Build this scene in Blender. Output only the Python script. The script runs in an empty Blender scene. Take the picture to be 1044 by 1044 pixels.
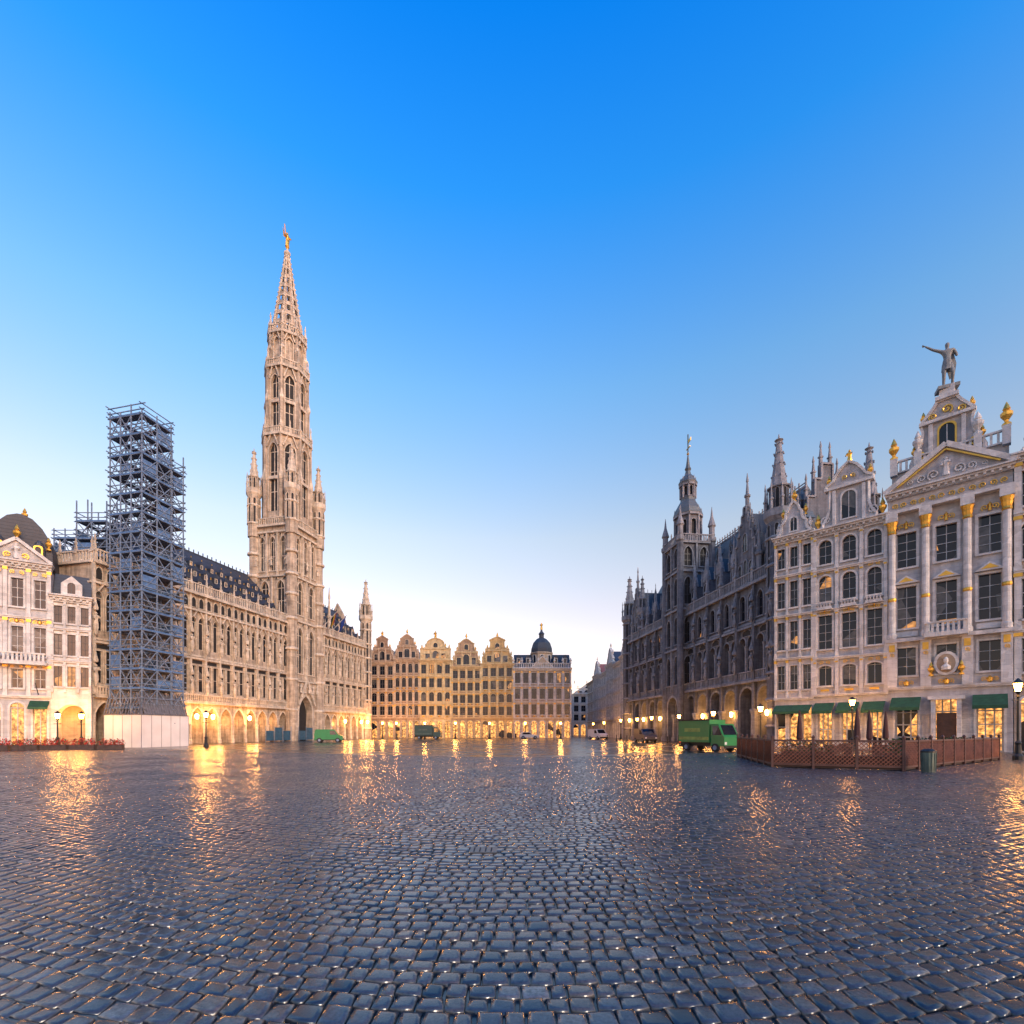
import bpy, math, random
import numpy as np
from mathutils import Vector, Matrix
random.seed(7); np.random.seed(7)
S=bpy.context.scene
R=random.uniform

# ------------------------------------------------------------------ materials
def nm(name):
    m=bpy.data.materials.new(name); m.use_nodes=True
    nt=m.node_tree; b=nt.nodes['Principled BSDF']; return m,nt,b
def N(nt,t,**k):
    n=nt.nodes.new(t)
    for a,v in k.items(): setattr(n,a,v)
    return n
def ramp(nt,stops,src,interp='LINEAR'):
    r=nt.nodes.new('ShaderNodeValToRGB'); r.color_ramp.interpolation=interp
    e=r.color_ramp.elements
    while len(e)<len(stops): e.new(.5)
    for x,(p,c) in zip(e,stops):
        x.position=p; x.color=(*c,1) if len(c)==3 else c
    nt.links.new(src,r.inputs[0]); return r
def mth(nt,op,a,b=None,clamp=False):
    n=nt.nodes.new('ShaderNodeMath'); n.operation=op; n.use_clamp=clamp
    for i,x in enumerate((a,b)):
        if x is None: continue
        if isinstance(x,(int,float)): n.inputs[i].default_value=x
        else: nt.links.new(x,n.inputs[i])
    return n.outputs[0]
def mixc(nt,fac,a,b,mode='MIX'):
    n=nt.nodes.new('ShaderNodeMix'); n.data_type='RGBA'; n.blend_type=mode
    for sock,x in ((n.inputs[0],fac),(n.inputs[6],a),(n.inputs[7],b)):
        if isinstance(x,(int,float)): sock.default_value=x
        elif isinstance(x,tuple): sock.default_value=(*x,1)
        else: nt.links.new(x,sock)
    return n.outputs[2]

def stone(name,c,dirt,rough=.85,course=.38,amt=.55,scale=1.0):
    m,nt,b=nm(name); L=nt.links
    tc=N(nt,'ShaderNodeTexCoord')
    n1=N(nt,'ShaderNodeTexNoise'); n1.inputs['Scale'].default_value=.9*scale; n1.inputs['Detail'].default_value=7; n1.inputs['Roughness'].default_value=.68
    L.new(tc.outputs['Object'],n1.inputs['Vector'])
    mp=N(nt,'ShaderNodeMapping'); mp.inputs['Scale'].default_value=(2.2,2.2,.22); L.new(tc.outputs['Object'],mp.inputs['Vector'])
    n2=N(nt,'ShaderNodeTexNoise'); n2.inputs['Scale'].default_value=1.3; n2.inputs['Detail'].default_value=6; L.new(mp.outputs[0],n2.inputs['Vector'])
    r1=ramp(nt,[(.35,(0,0,0)),(.7,(1,1,1))],n1.outputs['Fac'])
    r2=ramp(nt,[(.42,(0,0,0)),(.68,(1,1,1))],n2.outputs['Fac'])
    f=mth(nt,'MULTIPLY',mth(nt,'ADD',r1.outputs[0],r2.outputs[0]),amt*.6,True)
    col=mixc(nt,f,c,dirt)
    mp2=N(nt,'ShaderNodeMapping'); mp2.inputs['Scale'].default_value=(1.6,1.6,1/course); L.new(tc.outputs['Object'],mp2.inputs['Vector'])
    vo=N(nt,'ShaderNodeTexVoronoi'); vo.inputs['Scale'].default_value=1.0; L.new(mp2.outputs[0],vo.inputs['Vector'])
    sp=N(nt,'ShaderNodeSeparateColor'); L.new(vo.outputs['Color'],sp.inputs[0])
    tone=mth(nt,'ADD',mth(nt,'MULTIPLY',sp.outputs[0],.3),.84)
    cc=N(nt,'ShaderNodeCombineColor')
    for i in range(3): L.new(tone,cc.inputs[i])
    col=mixc(nt,1.0,col,cc.outputs[0],'MULTIPLY')
    xyz=N(nt,'ShaderNodeSeparateXYZ'); L.new(tc.outputs['Object'],xyz.inputs[0])
    fr=mth(nt,'FRACT',mth(nt,'DIVIDE',xyz.outputs[2],course))
    j=mth(nt,'MULTIPLY',mth(nt,'LESS_THAN',fr,.09),.28)
    col=mixc(nt,j,col,dirt)
    L.new(col,b.inputs['Base Color']); b.inputs['Roughness'].default_value=rough
    n3=N(nt,'ShaderNodeTexNoise'); n3.inputs['Scale'].default_value=7; n3.inputs['Detail'].default_value=5; L.new(tc.outputs['Object'],n3.inputs['Vector'])
    bp=N(nt,'ShaderNodeBump'); bp.inputs['Strength'].default_value=.5; bp.inputs['Distance'].default_value=.06
    L.new(n3.outputs['Fac'],bp.inputs['Height']); L.new(bp.outputs[0],b.inputs['Normal'])
    return m
def plain(name,c,rough=.6,metal=0,var=.25,scale=3,emit=None,es=0):
    m,nt,b=nm(name); L=nt.links
    tc=N(nt,'ShaderNodeTexCoord'); n1=N(nt,'ShaderNodeTexNoise'); n1.inputs['Scale'].default_value=scale; n1.inputs['Detail'].default_value=5
    L.new(tc.outputs['Object'],n1.inputs['Vector'])
    f=ramp(nt,[(.35,(0,0,0)),(.68,(1,1,1))],n1.outputs['Fac'])
    d=tuple(x*(1-var*1.6) for x in c)
    L.new(mixc(nt,f.outputs[0],c,d),b.inputs['Base Color'])
    b.inputs['Roughness'].default_value=rough; b.inputs['Metallic'].default_value=metal
    if emit:
        b.inputs['Emission Color'].default_value=(*emit,1); b.inputs['Emission Strength'].default_value=es
    return m
def glassmat(name,litfrac=.06,es=.8,pw=1.8,sc=2.5):
    m,nt,b=nm(name); L=nt.links
    tc=N(nt,'ShaderNodeTexCoord')
    vo=N(nt,'ShaderNodeTexVoronoi'); vo.inputs['Scale'].default_value=.55; L.new(tc.outputs['Object'],vo.inputs['Vector'])
    sp=N(nt,'ShaderNodeSeparateColor'); L.new(vo.outputs['Color'],sp.inputs[0])
    n1=N(nt,'ShaderNodeTexNoise'); n1.inputs['Scale'].default_value=sc; n1.inputs['Detail'].default_value=3; L.new(tc.outputs['Object'],n1.inputs['Vector'])
    cur=mth(nt,'MULTIPLY',mth(nt,'GREATER_THAN',sp.outputs[1],.86),n1.outputs['Fac'])
    L.new(mixc(nt,cur,(.008,.011,.019),(.18,.17,.16)),b.inputs['Base Color'])
    b.inputs['Roughness'].default_value=.06
    b.inputs['Specular IOR Level'].default_value=.45
    lit=mth(nt,'LESS_THAN',sp.outputs[0],litfrac)
    st=mth(nt,'MULTIPLY',mth(nt,'MULTIPLY',lit,mth(nt,'POWER',n1.outputs['Fac'],pw)),es)
    b.inputs['Emission Color'].default_value=(1,.42,.11,1); L.new(st,b.inputs['Emission Strength'])
    bp=N(nt,'ShaderNodeBump'); bp.inputs['Strength'].default_value=.08; bp.inputs['Distance'].default_value=.05
    L.new(n1.outputs['Fac'],bp.inputs['Height']); L.new(bp.outputs[0],b.inputs['Normal'])
    return m
def slate(name,c):
    m,nt,b=nm(name); L=nt.links
    tc=N(nt,'ShaderNodeTexCoord')
    xyz=N(nt,'ShaderNodeSeparateXYZ'); L.new(tc.outputs['Object'],xyz.inputs[0])
    fr=mth(nt,'FRACT',mth(nt,'DIVIDE',xyz.outputs[2],.33))
    n1=N(nt,'ShaderNodeTexNoise'); n1.inputs['Scale'].default_value=1.5; n1.inputs['Detail'].default_value=7; L.new(tc.outputs['Object'],n1.inputs['Vector'])
    col=mixc(nt,n1.outputs['Fac'],tuple(x*.6 for x in c),tuple(x*1.5 for x in c))
    col=mixc(nt,mth(nt,'MULTIPLY',mth(nt,'LESS_THAN',fr,.15),.5),col,(.01,.01,.012))
    L.new(col,b.inputs['Base Color']); b.inputs['Roughness'].default_value=.55
    bp=N(nt,'ShaderNodeBump'); bp.inputs['Strength'].default_value=.5; bp.inputs['Distance'].default_value=.08
    L.new(fr,bp.inputs['Height']); L.new(bp.outputs[0],b.inputs['Normal'])
    return m

M_TH=stone('sandstone_warm',(.52,.43,.33),(.14,.115,.09),amt=.9)
M_TH2=stone('sandstone_trim',(.64,.56,.45),(.22,.18,.14),amt=.7)
M_K=stone('bluestone_dark',(.15,.16,.19),(.04,.042,.052),amt=.8)
M_K2=stone('bluestone_trim',(.27,.28,.31),(.08,.08,.095),amt=.7)
M_W=stone('limestone_white',(.49,.475,.475),(.22,.205,.20),amt=.6)
M_W2=stone('limestone_trim',(.62,.60,.58),(.30,.28,.26),amt=.5)
M_GR=stone('limestone_grey',(.44,.43,.44),(.22,.21,.21),amt=.6)
M_Y=stone('ochre_floodlit_stone',(.55,.38,.17),(.19,.12,.07),amt=.7)  # ochre stone, saturation raised to carry the yellow floodlight in its colour
M_Y2=stone('ochre_floodlit_trim',(.64,.51,.30),(.26,.19,.11),amt=.6)  # floodlight yellow mixed into the trim's own ochre
M_T=stone('tan_stone',(.30,.20,.14),(.12,.08,.055),amt=.7)
M_T2=stone('tan_trim',(.50,.40,.31),(.20,.155,.11),amt=.6)
M_B=stone('brown_stone',(.36,.26,.18),(.13,.09,.065),amt=.7)
M_P=stone('pale_plaster',(.60,.57,.54),(.38,.34,.32),amt=.4)
M_ROOF=slate('slate_roof',(.035,.045,.065))
M_ROOF2=slate('slate_roof_grey',(.08,.10,.12))
M_RED=slate('clay_roof',(.25,.09,.06))
M_GOLD=plain('gilding',(.80,.46,.08),.40,.7,.2,2)
M_GLASS=glassmat('window_glass',.06,2.0)
M_SHOP=glassmat('shop_glass_lit',.84,8.0,3.0,3.5)
M_FR=plain('painted_frame',(.48,.48,.48),.5)
M_DFR=plain('dark_frame',(.05,.05,.06),.5)
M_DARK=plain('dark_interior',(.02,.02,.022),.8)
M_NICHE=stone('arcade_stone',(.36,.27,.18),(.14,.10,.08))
M_DOOR=plain('door_wood',(.12,.05,.03),.5)
M_AWN=plain('green_awning',(.015,.08,.04),.8)
M_IRON=plain('cast_iron',(.025,.03,.03),.45,.4)
M_STEEL=plain('scaffold_steel',(.22,.29,.40),.5,.3)
M_PLANK=plain('scaffold_plank',(.14,.15,.18),.8)
M_NET=plain('scaffold_net',(.09,.19,.38),.85)
M_HOARD=plain('white_hoarding',(.66,.65,.65),.5,0,.10,.6)
M_LAMP=plain('lamp_glow',(1,.7,.3),.4,0,.1,2,(1,.40,.07),90)
M_RUB=plain('tyre_rubber',(.02,.02,.02),.8)
M_STAT=plain('statue_stone',(.20,.22,.23),.7)

# ------------------------------------------------------------------ builders
class Bd:
    def __init__(s,name,loc,mats):
        s.e=bpy.data.objects.new(name,None); s.e.location=loc; s.e.empty_display_size=.5
        S.collection.objects.link(s.e); s.loc=Vector(loc); s.parts={}; s.mats=mats
    def add(s,part,vs,fs):
        V,F=s.parts.setdefault(part,([],[])); n=len(V); V.extend(vs); F.extend([tuple(i+n for i in f) for f in fs])
    def adopt(s,o):
        o.parent=s.e; o.matrix_parent_inverse=Matrix.Translation(s.loc).inverted()
    def done(s,smooth=()):
        for part,(V,F) in s.parts.items():
            me=bpy.data.meshes.new(part); me.from_pydata(V,[],F); me.materials.append(s.mats[part])
            if part in smooth: me.polygons.foreach_set('use_smooth',[True]*len(me.polygons))
            o=bpy.data.objects.new(part,me); S.collection.objects.link(o); s.adopt(o)
        return s
BOXF=[(0,1,2,3),(4,7,6,5),(0,4,5,1),(1,5,6,2),(2,6,7,3),(3,7,4,0)]
def archpts(a,b,z1,kind,n=8):
    w=b-a
    if kind=='rect': return [(a,z1),(b,z1)],z1
    if kind=='round':
        r=w/2; sp=z1-r; return [(a+r-r*math.cos(math.pi*i/n),sp+r*math.sin(math.pi*i/n)) for i in range(n+1)],sp
    if kind=='seg':
        h=w*.18; sp=z1-h; return [(a+w*i/n,sp+h*(1-(2*i/n-1)**2)) for i in range(n+1)],sp
    h=w*.85; sp=z1-h; k=h/(.866*w); P=[]
    m=n//2
    for i in range(m+1):
        t=math.radians(60)*i/m; P.append((b-w*math.cos(t),sp+w*math.sin(t)*k))
    for i in range(m-1,-1,-1):
        t=math.radians(60)*i/m; P.append((a+w*math.cos(t),sp+w*math.sin(t)*k))
    return P,sp
class Fr:
    def __init__(s,b,ox,oy,deg,oz=0):
        s.b=b; s.ox=ox; s.oy=oy; s.oz=oz; s.d=deg; s.ux=math.cos(math.radians(deg)); s.uy=math.sin(math.radians(deg))
    def p(s,u,v,w): return (s.ox+u*s.ux+v*s.uy, s.oy+u*s.uy-v*s.ux, s.oz+w)
    def sub(s,u,v,deg,w=0):
        x,y,z=s.p(u,v,w); return Fr(s.b,x,y,s.d+deg,z)
    def poly(s,part,pts): s.b.add(part,[s.p(*q) for q in pts],[tuple(range(len(pts)))])
    def box(s,part,u0,u1,v0,v1,w0,w1):
        s.b.add(part,[s.p(*q) for q in ((u0,v0,w0),(u1,v0,w0),(u1,v1,w0),(u0,v1,w0),(u0,v0,w1),(u1,v0,w1),(u1,v1,w1),(u0,v1,w1))],BOXF)
    def uw(s,part,pts,v0,v1):
        n=len(pts); vs=[s.p(u,v0,w) for u,w in pts]+[s.p(u,v1,w) for u,w in pts]
        s.b.add(part,vs,[tuple(range(n)),tuple(range(n,2*n))]+[(i,(i+1)%n,(i+1)%n+n,i+n) for i in range(n)])
    def vw(s,part,pts,u0,u1):
        n=len(pts); vs=[s.p(u0,v,w) for v,w in pts]+[s.p(u1,v,w) for v,w in pts]
        s.b.add(part,vs,[tuple(range(n)),tuple(range(n,2*n))]+[(i,(i+1)%n,(i+1)%n+n,i+n) for i in range(n)])
    def lathe(s,part,cu,cv,prof,n=8,rot=22.5,sx=1,sy=1):
        vs=[];fs=[]
        for r,w in prof:
            for k in range(n):
                a=math.radians(rot)+2*math.pi*k/n; vs.append(s.p(cu+r*sx*math.cos(a),cv+r*sy*math.sin(a),w))
        for i in range(len(prof)-1):
            for k in range(n):
                fs.append((i*n+k,i*n+(k+1)%n,(i+1)*n+(k+1)%n,(i+1)*n+k))
        fs.append(tuple(range(n))); fs.append(tuple(range((len(prof)-1)*n,len(prof)*n)))
        s.b.add(part,vs,fs)
    def beam(s,part,a,b,r):
        A=Vector(s.p(*a)); B_=Vector(s.p(*b)); d=(B_-A)
        if d.length<1e-5: return
        d.normalize(); x=d.cross(Vector((0,0,1)))
        if x.length<.05: x=Vector((1,0,0))
        x.normalize(); y=d.cross(x)
        vs=[tuple(P+x*r*i+y*r*j) for P in (A,B_) for i,j in ((-1,-1),(1,-1),(1,1),(-1,1))]
        s.b.add(part,vs,BOXF)
    def cell(s,u0,u1,w0,w1,ow,z0,z1,kind='rect',v=0,dep=.28,mull=(1,2),ring=.16,wall='walls',glass='windows',trim='trim',fw=.035,sill=True,n=8,frame='window_frames',back=True,cx=None):
        c=(u0+u1)/2 if cx is None else cx
        a,b=c-ow/2,c+ow/2
        top,sp=archpts(a,b,z1,kind,n)
        q=lambda A:s.poly(wall,[(x,v,z) for x,z in A])
        if a-u0>1e-4: q([(u0,w0),(a,w0),(a,w1),(u0,w1)])
        if u1-b>1e-4: q([(b,w0),(u1,w0),(u1,w1),(b,w1)])
        if z0-w0>1e-4: q([(a,w0),(b,w0),(b,z0),(a,z0)])
        if kind=='rect':
            q([(a,z1),(b,z1),(b,w1),(a,w1)])
        else:
            for (x0,y0),(x1,y1) in zip(top,top[1:]): q([(x0,y0),(x1,y1),(x1,w1),(x0,w1)])
        C=[(a,z0)]+top+[(b,z0)]
        m=len(C)
        for i in range(m):
            (x0,y0),(x1,y1)=C[i],C[(i+1)%m]
            s.poly(wall,[(x0,v,y0),(x1,v,y1),(x1,v-dep,y1),(x0,v-dep,y0)])
        if back: s.poly(glass,[(x,v-dep,z) for x,z in C])
        if ring:
            O=[(a-ring,z0)]
            for x,y in top:
                if kind=='rect': O.append((x+(ring if x>c else -ring),y+ring))
                else:
                    dx,dy=x-c,y-(sp-.0001); l=math.hypot(dx,dy) or 1; O.append((x+ring*dx/l,y+ring*dy/l))
            O.append((b+ring,z0)); pv=v+.07
            for i in range(m-1):
                s.poly(trim,[(C[i][0],pv,C[i][1]),(C[i+1][0],pv,C[i+1][1]),(O[i+1][0],pv,O[i+1][1]),(O[i][0],pv,O[i][1])])
                s.poly(trim,[(O[i][0],pv,O[i][1]),(O[i+1][0],pv,O[i+1][1]),(O[i+1][0],v,O[i+1][1]),(O[i][0],v,O[i][1])])
                s.poly(trim,[(C[i][0],pv,C[i][1]),(C[i+1][0],pv,C[i+1][1]),(C[i+1][0],v,C[i+1][1]),(C[i][0],v,C[i][1])])
        if sill: s.box(trim,a-.18,b+.18,v-.02,v+.17,z0-.16,z0-.003)
        if mull:
            nx,ny=mull; g=v-dep+.004
            def tz(x):
                for (x0,y0),(x1,y1) in zip(top,top[1:]):
                    if x0-1e-6<=x<=x1+1e-6 and x1>x0: return y0+(y1-y0)*(x-x0)/(x1-x0)
                return sp
            for i in range(1,nx+1):
                x=a+ow*i/(nx+1); s.box(frame,x-fw,x+fw,g,g+.07,z0,tz(x)-.01)
            for j in range(1,ny+1):
                z=z0+(sp-z0)*j/(ny+(1 if kind=='rect' else 0)); s.box(frame,a+.002,b-.002,g+.003,g+.06,z-fw,z+fw)
            for x in (a+fw,b-fw): s.box(frame,x-fw,x+fw,g+.005,g+.055,z0,sp)
            s.box(frame,a+fw,b-fw,g+.006,g+.05,z0,z0+fw*2)
    def applied(s,cu,w0,w1,ow,kind,v,glass='windows',trim='trim',ring=.12,n=8):
        a,b=cu-ow/2,cu+ow/2; top,sp=archpts(a,b,w1,kind,n); C=[(a,w0)]+top+[(b,w0)]
        s.poly(glass,[(x,v+.01,z) for x,z in C])
        O=[]
        for x,z in C:
            O.append((x+(ring if x>cu+1e-3 else (-ring if x<cu-1e-3 else 0)), z+(ring if z>=sp-1e-3 else -ring)))
        m=len(C)
        for i in range(m):
            j=(i+1)%m
            s.b.add(trim,[s.p(C[i][0],v+.1,C[i][1]),s.p(C[j][0],v+.1,C[j][1]),s.p(O[j][0],v+.1,O[j][1]),s.p(O[i][0],v+.1,O[i][1]),
                s.p(C[i][0],v,C[i][1]),s.p(C[j][0],v,C[j][1]),s.p(O[j][0],v,O[j][1]),s.p(O[i][0],v,O[i][1])],[(0,1,2,3),(0,1,5,4),(2,3,7,6)])
        if ow>.5 and glass!='dark': s.box('window_frames' if 'window_frames' in s.b.mats else trim,cu-.03,cu+.03,v+.013,v+.05,w0,w1-.03)
    def balus(s,part,u0,u1,v,w0,h,step=.42,t=.11):
        s.box(part,u0,u1,v-t,v+t,w0,w0+.12); s.box(part,u0,u1,v-t*1.2,v+t*1.2,w0+h-.15,w0+h)
        n=max(1,int((u1-u0)/step))
        for i in range(n):
            c=u0+(i+.5)*(u1-u0)/n; s.box(part,c-t*.75,c+t*.75,v-t*.7,v+t*.7,w0+.12,w0+h-.15)
    def figure(s,part,u,v,w,h):
        s.lathe(part,u,v,[(.17*h,w),(.15*h,w+.3*h),(.11*h,w+.5*h),(.17*h,w+.72*h),(.15*h,w+.8*h),(.05*h,w+.84*h)],6,0,1,.7)
        s.lathe(part,u,v,[(.03*h,w+.84*h),(.075*h,w+.88*h),(.08*h,w+.93*h),(.03*h,w+1.0*h)],6,0)
        s.beam(part,(u-.14*h,v,w+.78*h),(u-.2*h,v+.12*h,w+.55*h),.035*h)
        s.beam(part,(u+.14*h,v,w+.78*h),(u+.16*h,v+.18*h,w+.62*h),.035*h)
    def pinn(s,part,u,v,w,h,r=.22,n=4):
        s.lathe(part,u,v,[(r,w),(r,w+h*.35),(r*1.5,w+h*.36),(r*1.5,w+h*.41),(r*.85,w+h*.44),(r*.42,w+h*.74),(r*.7,w+h*.78),(r*.12,w+h)],n,45)
    def urn(s,part,u,v,w,h):
        s.lathe(part,u,v,[(.15*h,w),(.15*h,w+.1*h),(.06*h,w+.16*h),(.08*h,w+.24*h),(.19*h,w+.42*h),(.2*h,w+.55*h),(.09*h,w+.63*h),(.13*h,w+.70*h),(.09*h,w+.82*h),(.015*h,w+h)],8,0)
    def scroll(s,part,u,v,w,r,sx):
        P=[]
        for k in range(13):
            a=math.radians(-60+k*42); rr=r*(1-k/15); P.append((u+sx*rr*math.cos(a),v,w+rr*math.sin(a)))
        for a,b in zip(P,P[1:]): s.beam(part,a,b,r*.13)

BAR=[(1,0),(1,.07),(.9,.10),(.80,.15),(.74,.24),(.72,.34),(.75,.38),(.66,.41),(.56,.45),(.49,.53),(.46,.63),(.49,.68),(.40,.71),(.32,.78),(.25,.88),(.13,.95),(0,1)]
BELL=[(1,0),(.98,.1),(.84,.22),(.70,.3),(.64,.42),(.64,.52),(.70,.56),(.54,.60),(.40,.68),(.38,.78),(.42,.82),(.22,.9),(0,1)]
STEP=[(1,0),(1,.16),(.8,.16),(.8,.34),(.6,.34),(.6,.52),(.42,.52),(.42,.7),(.26,.7),(.26,.86),(.12,.86),(.12,1),(0,1)]
TRI=[(1,0),(1,.04),(0,1)]
WID=[(1,0),(1,.20),(.93,.22),(.86,.30),(.80,.42),(.80,.50),(.84,.53),(.70,.56),(.60,.62),(.55,.72),(.54,.80),(.58,.83),(.42,.86),(.28,.93),(.12,.98),(0,1)]
WID2=[(1,0),(1,.26),(.92,.28),(.84,.36),(.78,.5),(.78,.58),(.5,.62),(.46,.74),(.46,.86),(.52,.89),(.52,.92),(0,1.06)]
WID3=[(1,0),(1,.46),(1.03,.48),(1.03,.52),(.72,.56),(.60,.66),(.56,.8),(.50,.86),(.30,.95),(0,1)]
def gable(f,c,hw,w0,h,v0,v1,prof,part='walls',edge='trim',gold=True,fin=True):
    L=[(c-x*hw,w0+z*h) for x,z in prof]; Rr=[(c+x*hw,w0+z*h) for x,z in reversed(prof[:-1])]
    f.uw(part,L+Rr,v0,v1)
    P=L+Rr
    for (a,b) in zip(P,P[1:]):
        f.beam(edge,(a[0],v1+.05,a[1]),(b[0],v1+.05,b[1]),.10)
    if fin:
        g='gilding' if gold else edge
        f.urn(g,c,(v0+v1)/2,w0+h,1.3)
        for sx in (-1,1):
            f.urn(edge,c+sx*hw*.92,(v0+v1)/2+.1,w0+prof[2][1]*h,1.3)
            f.urn(g,c+sx*hw*.66,(v0+v1)/2,w0+.56*h,1.1)
            f.scroll(edge,c+sx*hw*.82,v1+.1,w0+.18*h,.09*h,sx)
            f.scroll(edge,c+sx*hw*.56,v1+.1,w0+.50*h,.07*h,sx)
def mats(wall,trim,roof=None,frame=None):
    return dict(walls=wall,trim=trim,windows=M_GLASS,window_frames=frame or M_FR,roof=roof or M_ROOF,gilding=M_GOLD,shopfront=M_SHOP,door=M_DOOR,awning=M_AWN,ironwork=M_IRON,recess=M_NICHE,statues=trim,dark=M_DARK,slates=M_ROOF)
def mass(f,u0,u1,back,H,front=-.56,base=0):
    f.box('walls',u0+.003,u1-.003,-back,front,base,H)
    for u in (u0+.003,u1-.003): f.poly('walls',[(u,0,base),(u,front,base),(u,front,H),(u,0,H)])
    f.poly('walls',[(u0,0,H-.01),(u1,0,H-.01),(u1,front,H-.01),(u0,front,H-.01)])
def facade(f,u0,u1,floors,nb,pil=True,gold=True,pr=.16,capg=True):
    bw=(u1-u0)/nb
    for fl in floors:
        w0,w1,of,z0,z1,kind=fl[:6]; o=fl[6] if len(fl)>6 else {}
        for i in range(nb):
            f.cell(u0+i*bw,u0+(i+1)*bw,w0,w1,bw*of,z0,z1,kind,**o)
        f.box('trim',u0-.03,u1+.03,-.02,.22,w1-.14,w1+.10)
        f.box('trim',u0-.05,u1+.05,.2,.30,w1+.0,w1+.10)
        if pil and w0>1:
            for i in range(nb+1):
                c=u0+i*bw; c=min(max(c,u0+pr),u1-pr)
                f.box('trim',c-pr,c+pr,.003,.17,w0+.10,w1-.14)
                f.box('gilding' if gold else 'trim',c-pr*1.25,c+pr*1.25,.0,.22,w1-.42,w1-.145)
                f.box('trim',c-pr*1.2,c+pr*1.2,.001,.21,w0+.10,w0+.4)
def cornice(f,u0,u1,H):
    f.box('trim',u0-.05,u1+.05,-.5,.28,H,H+.25)
    f.box('trim',u0-.12,u1+.12,-.5,.50,H+.25,H+.42)
    f.box('trim',u0-.18,u1+.18,-.5,.66,H+.42,H+.55)
    n=int((u1-u0)/.45)
    for i in range(n):
        c=u0+(i+.5)*(u1-u0)/n; f.box('trim',c-.09,c+.09,.27,.46,H+.05,H+.25)
def groof(f,u0,u1,H,h,back,front=-.6,part='roof'):
    c=(u0+u1)/2; f.uw(part,[(u0+.1,H),(u1-.1,H),(c,H+h)],-back,front)

def pointlamp(bd,loc,power=160,col=(1,.42,.10),r=.16):
    l=bpy.data.lights.new('glow',type='POINT'); l.energy=power; l.color=col; l.shadow_soft_size=r
    o=bpy.data.objects.new('lamp_light',l); o.location=loc; S.collection.objects.link(o); bd.adopt(o)

# ------------------------------------------------------------------ TOWN HALL
def deg(dx,dy): return math.degrees(math.atan2(dy,dx))
TB=Bd('gothic_town_hall',(-43.6,51,0),mats(M_TH,M_TH2,M_ROOF,M_TH2))
T=Fr(TB,-43.6,51,deg(.2252,.9743))
def th_wing(u0,u1,nb):
    bw=(u1-u0)/nb
    for i in range(nb):
        a,b=u0+i*bw,u0+(i+1)*bw; c=(a+b)/2
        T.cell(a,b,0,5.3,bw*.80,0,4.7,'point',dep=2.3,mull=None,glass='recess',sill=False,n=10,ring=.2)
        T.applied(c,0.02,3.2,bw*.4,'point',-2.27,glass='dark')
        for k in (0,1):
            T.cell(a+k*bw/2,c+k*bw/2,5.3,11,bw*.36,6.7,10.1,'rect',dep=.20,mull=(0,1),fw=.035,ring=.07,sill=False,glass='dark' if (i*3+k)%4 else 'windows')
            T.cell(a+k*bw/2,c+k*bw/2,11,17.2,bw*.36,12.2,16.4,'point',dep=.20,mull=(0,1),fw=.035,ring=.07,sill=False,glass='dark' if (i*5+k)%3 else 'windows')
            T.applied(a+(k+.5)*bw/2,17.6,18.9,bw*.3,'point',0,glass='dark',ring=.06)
        T.box('dark',c-bw*.33,c+bw*.33,.0,.012,10.35,10.8)
        T.box('trim',c-bw*.36,c+bw*.36,-.02,.14,6.45,6.6)
        T.beam('trim',(c-bw*.34,.2,16.3),(c,.22,17.5),.07); T.beam('trim',(c+bw*.34,.2,16.3),(c,.22,17.5),.07)
    T.poly('walls',[(u0,0,17.2),(u1,0,17.2),(u1,0,19.4),(u0,0,19.4)])
    for w,d in ((5.3,.45),(5.75,.18),(11,.3),(11.35,.14),(17.2,.35),(19.3,.5)):
        T.box('trim',u0,u1,-.05,d,w-.11,w+.13)
    T.balus('trim',u0,u1,.38,5.9-.45,.95,.3,.07)
    T.balus('trim',u0,u1,.32,19.45,1.25,.34,.08)
    for i in range(nb+1):
        c=u0+i*bw
        T.box('trim',c-.13,c+.13,.002,.26,5.5,19.2)
        for w in (7.0,12.4):
            T.lathe('statues',c,.42,[(.1,w-.7),(.22,w-.15),(.22,w)],6,0)
            T.figure('statues',c,.45,w,1.6)
            T.lathe('trim',c,.4,[(.22,w+1.85),(.24,w+2.1),(.1,w+2.6),(.02,w+3.2)],6,0)
        T.pinn('trim',c,.3,19.3,3.0,.17)
        T.lathe('trim',c,.12,[(.24,0),(.24,.5),(.16,.6),(.16,2.3),(.26,2.6)],8)
th_wing(0,30.2,13); th_wing(37.8,55.9,8)
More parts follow.
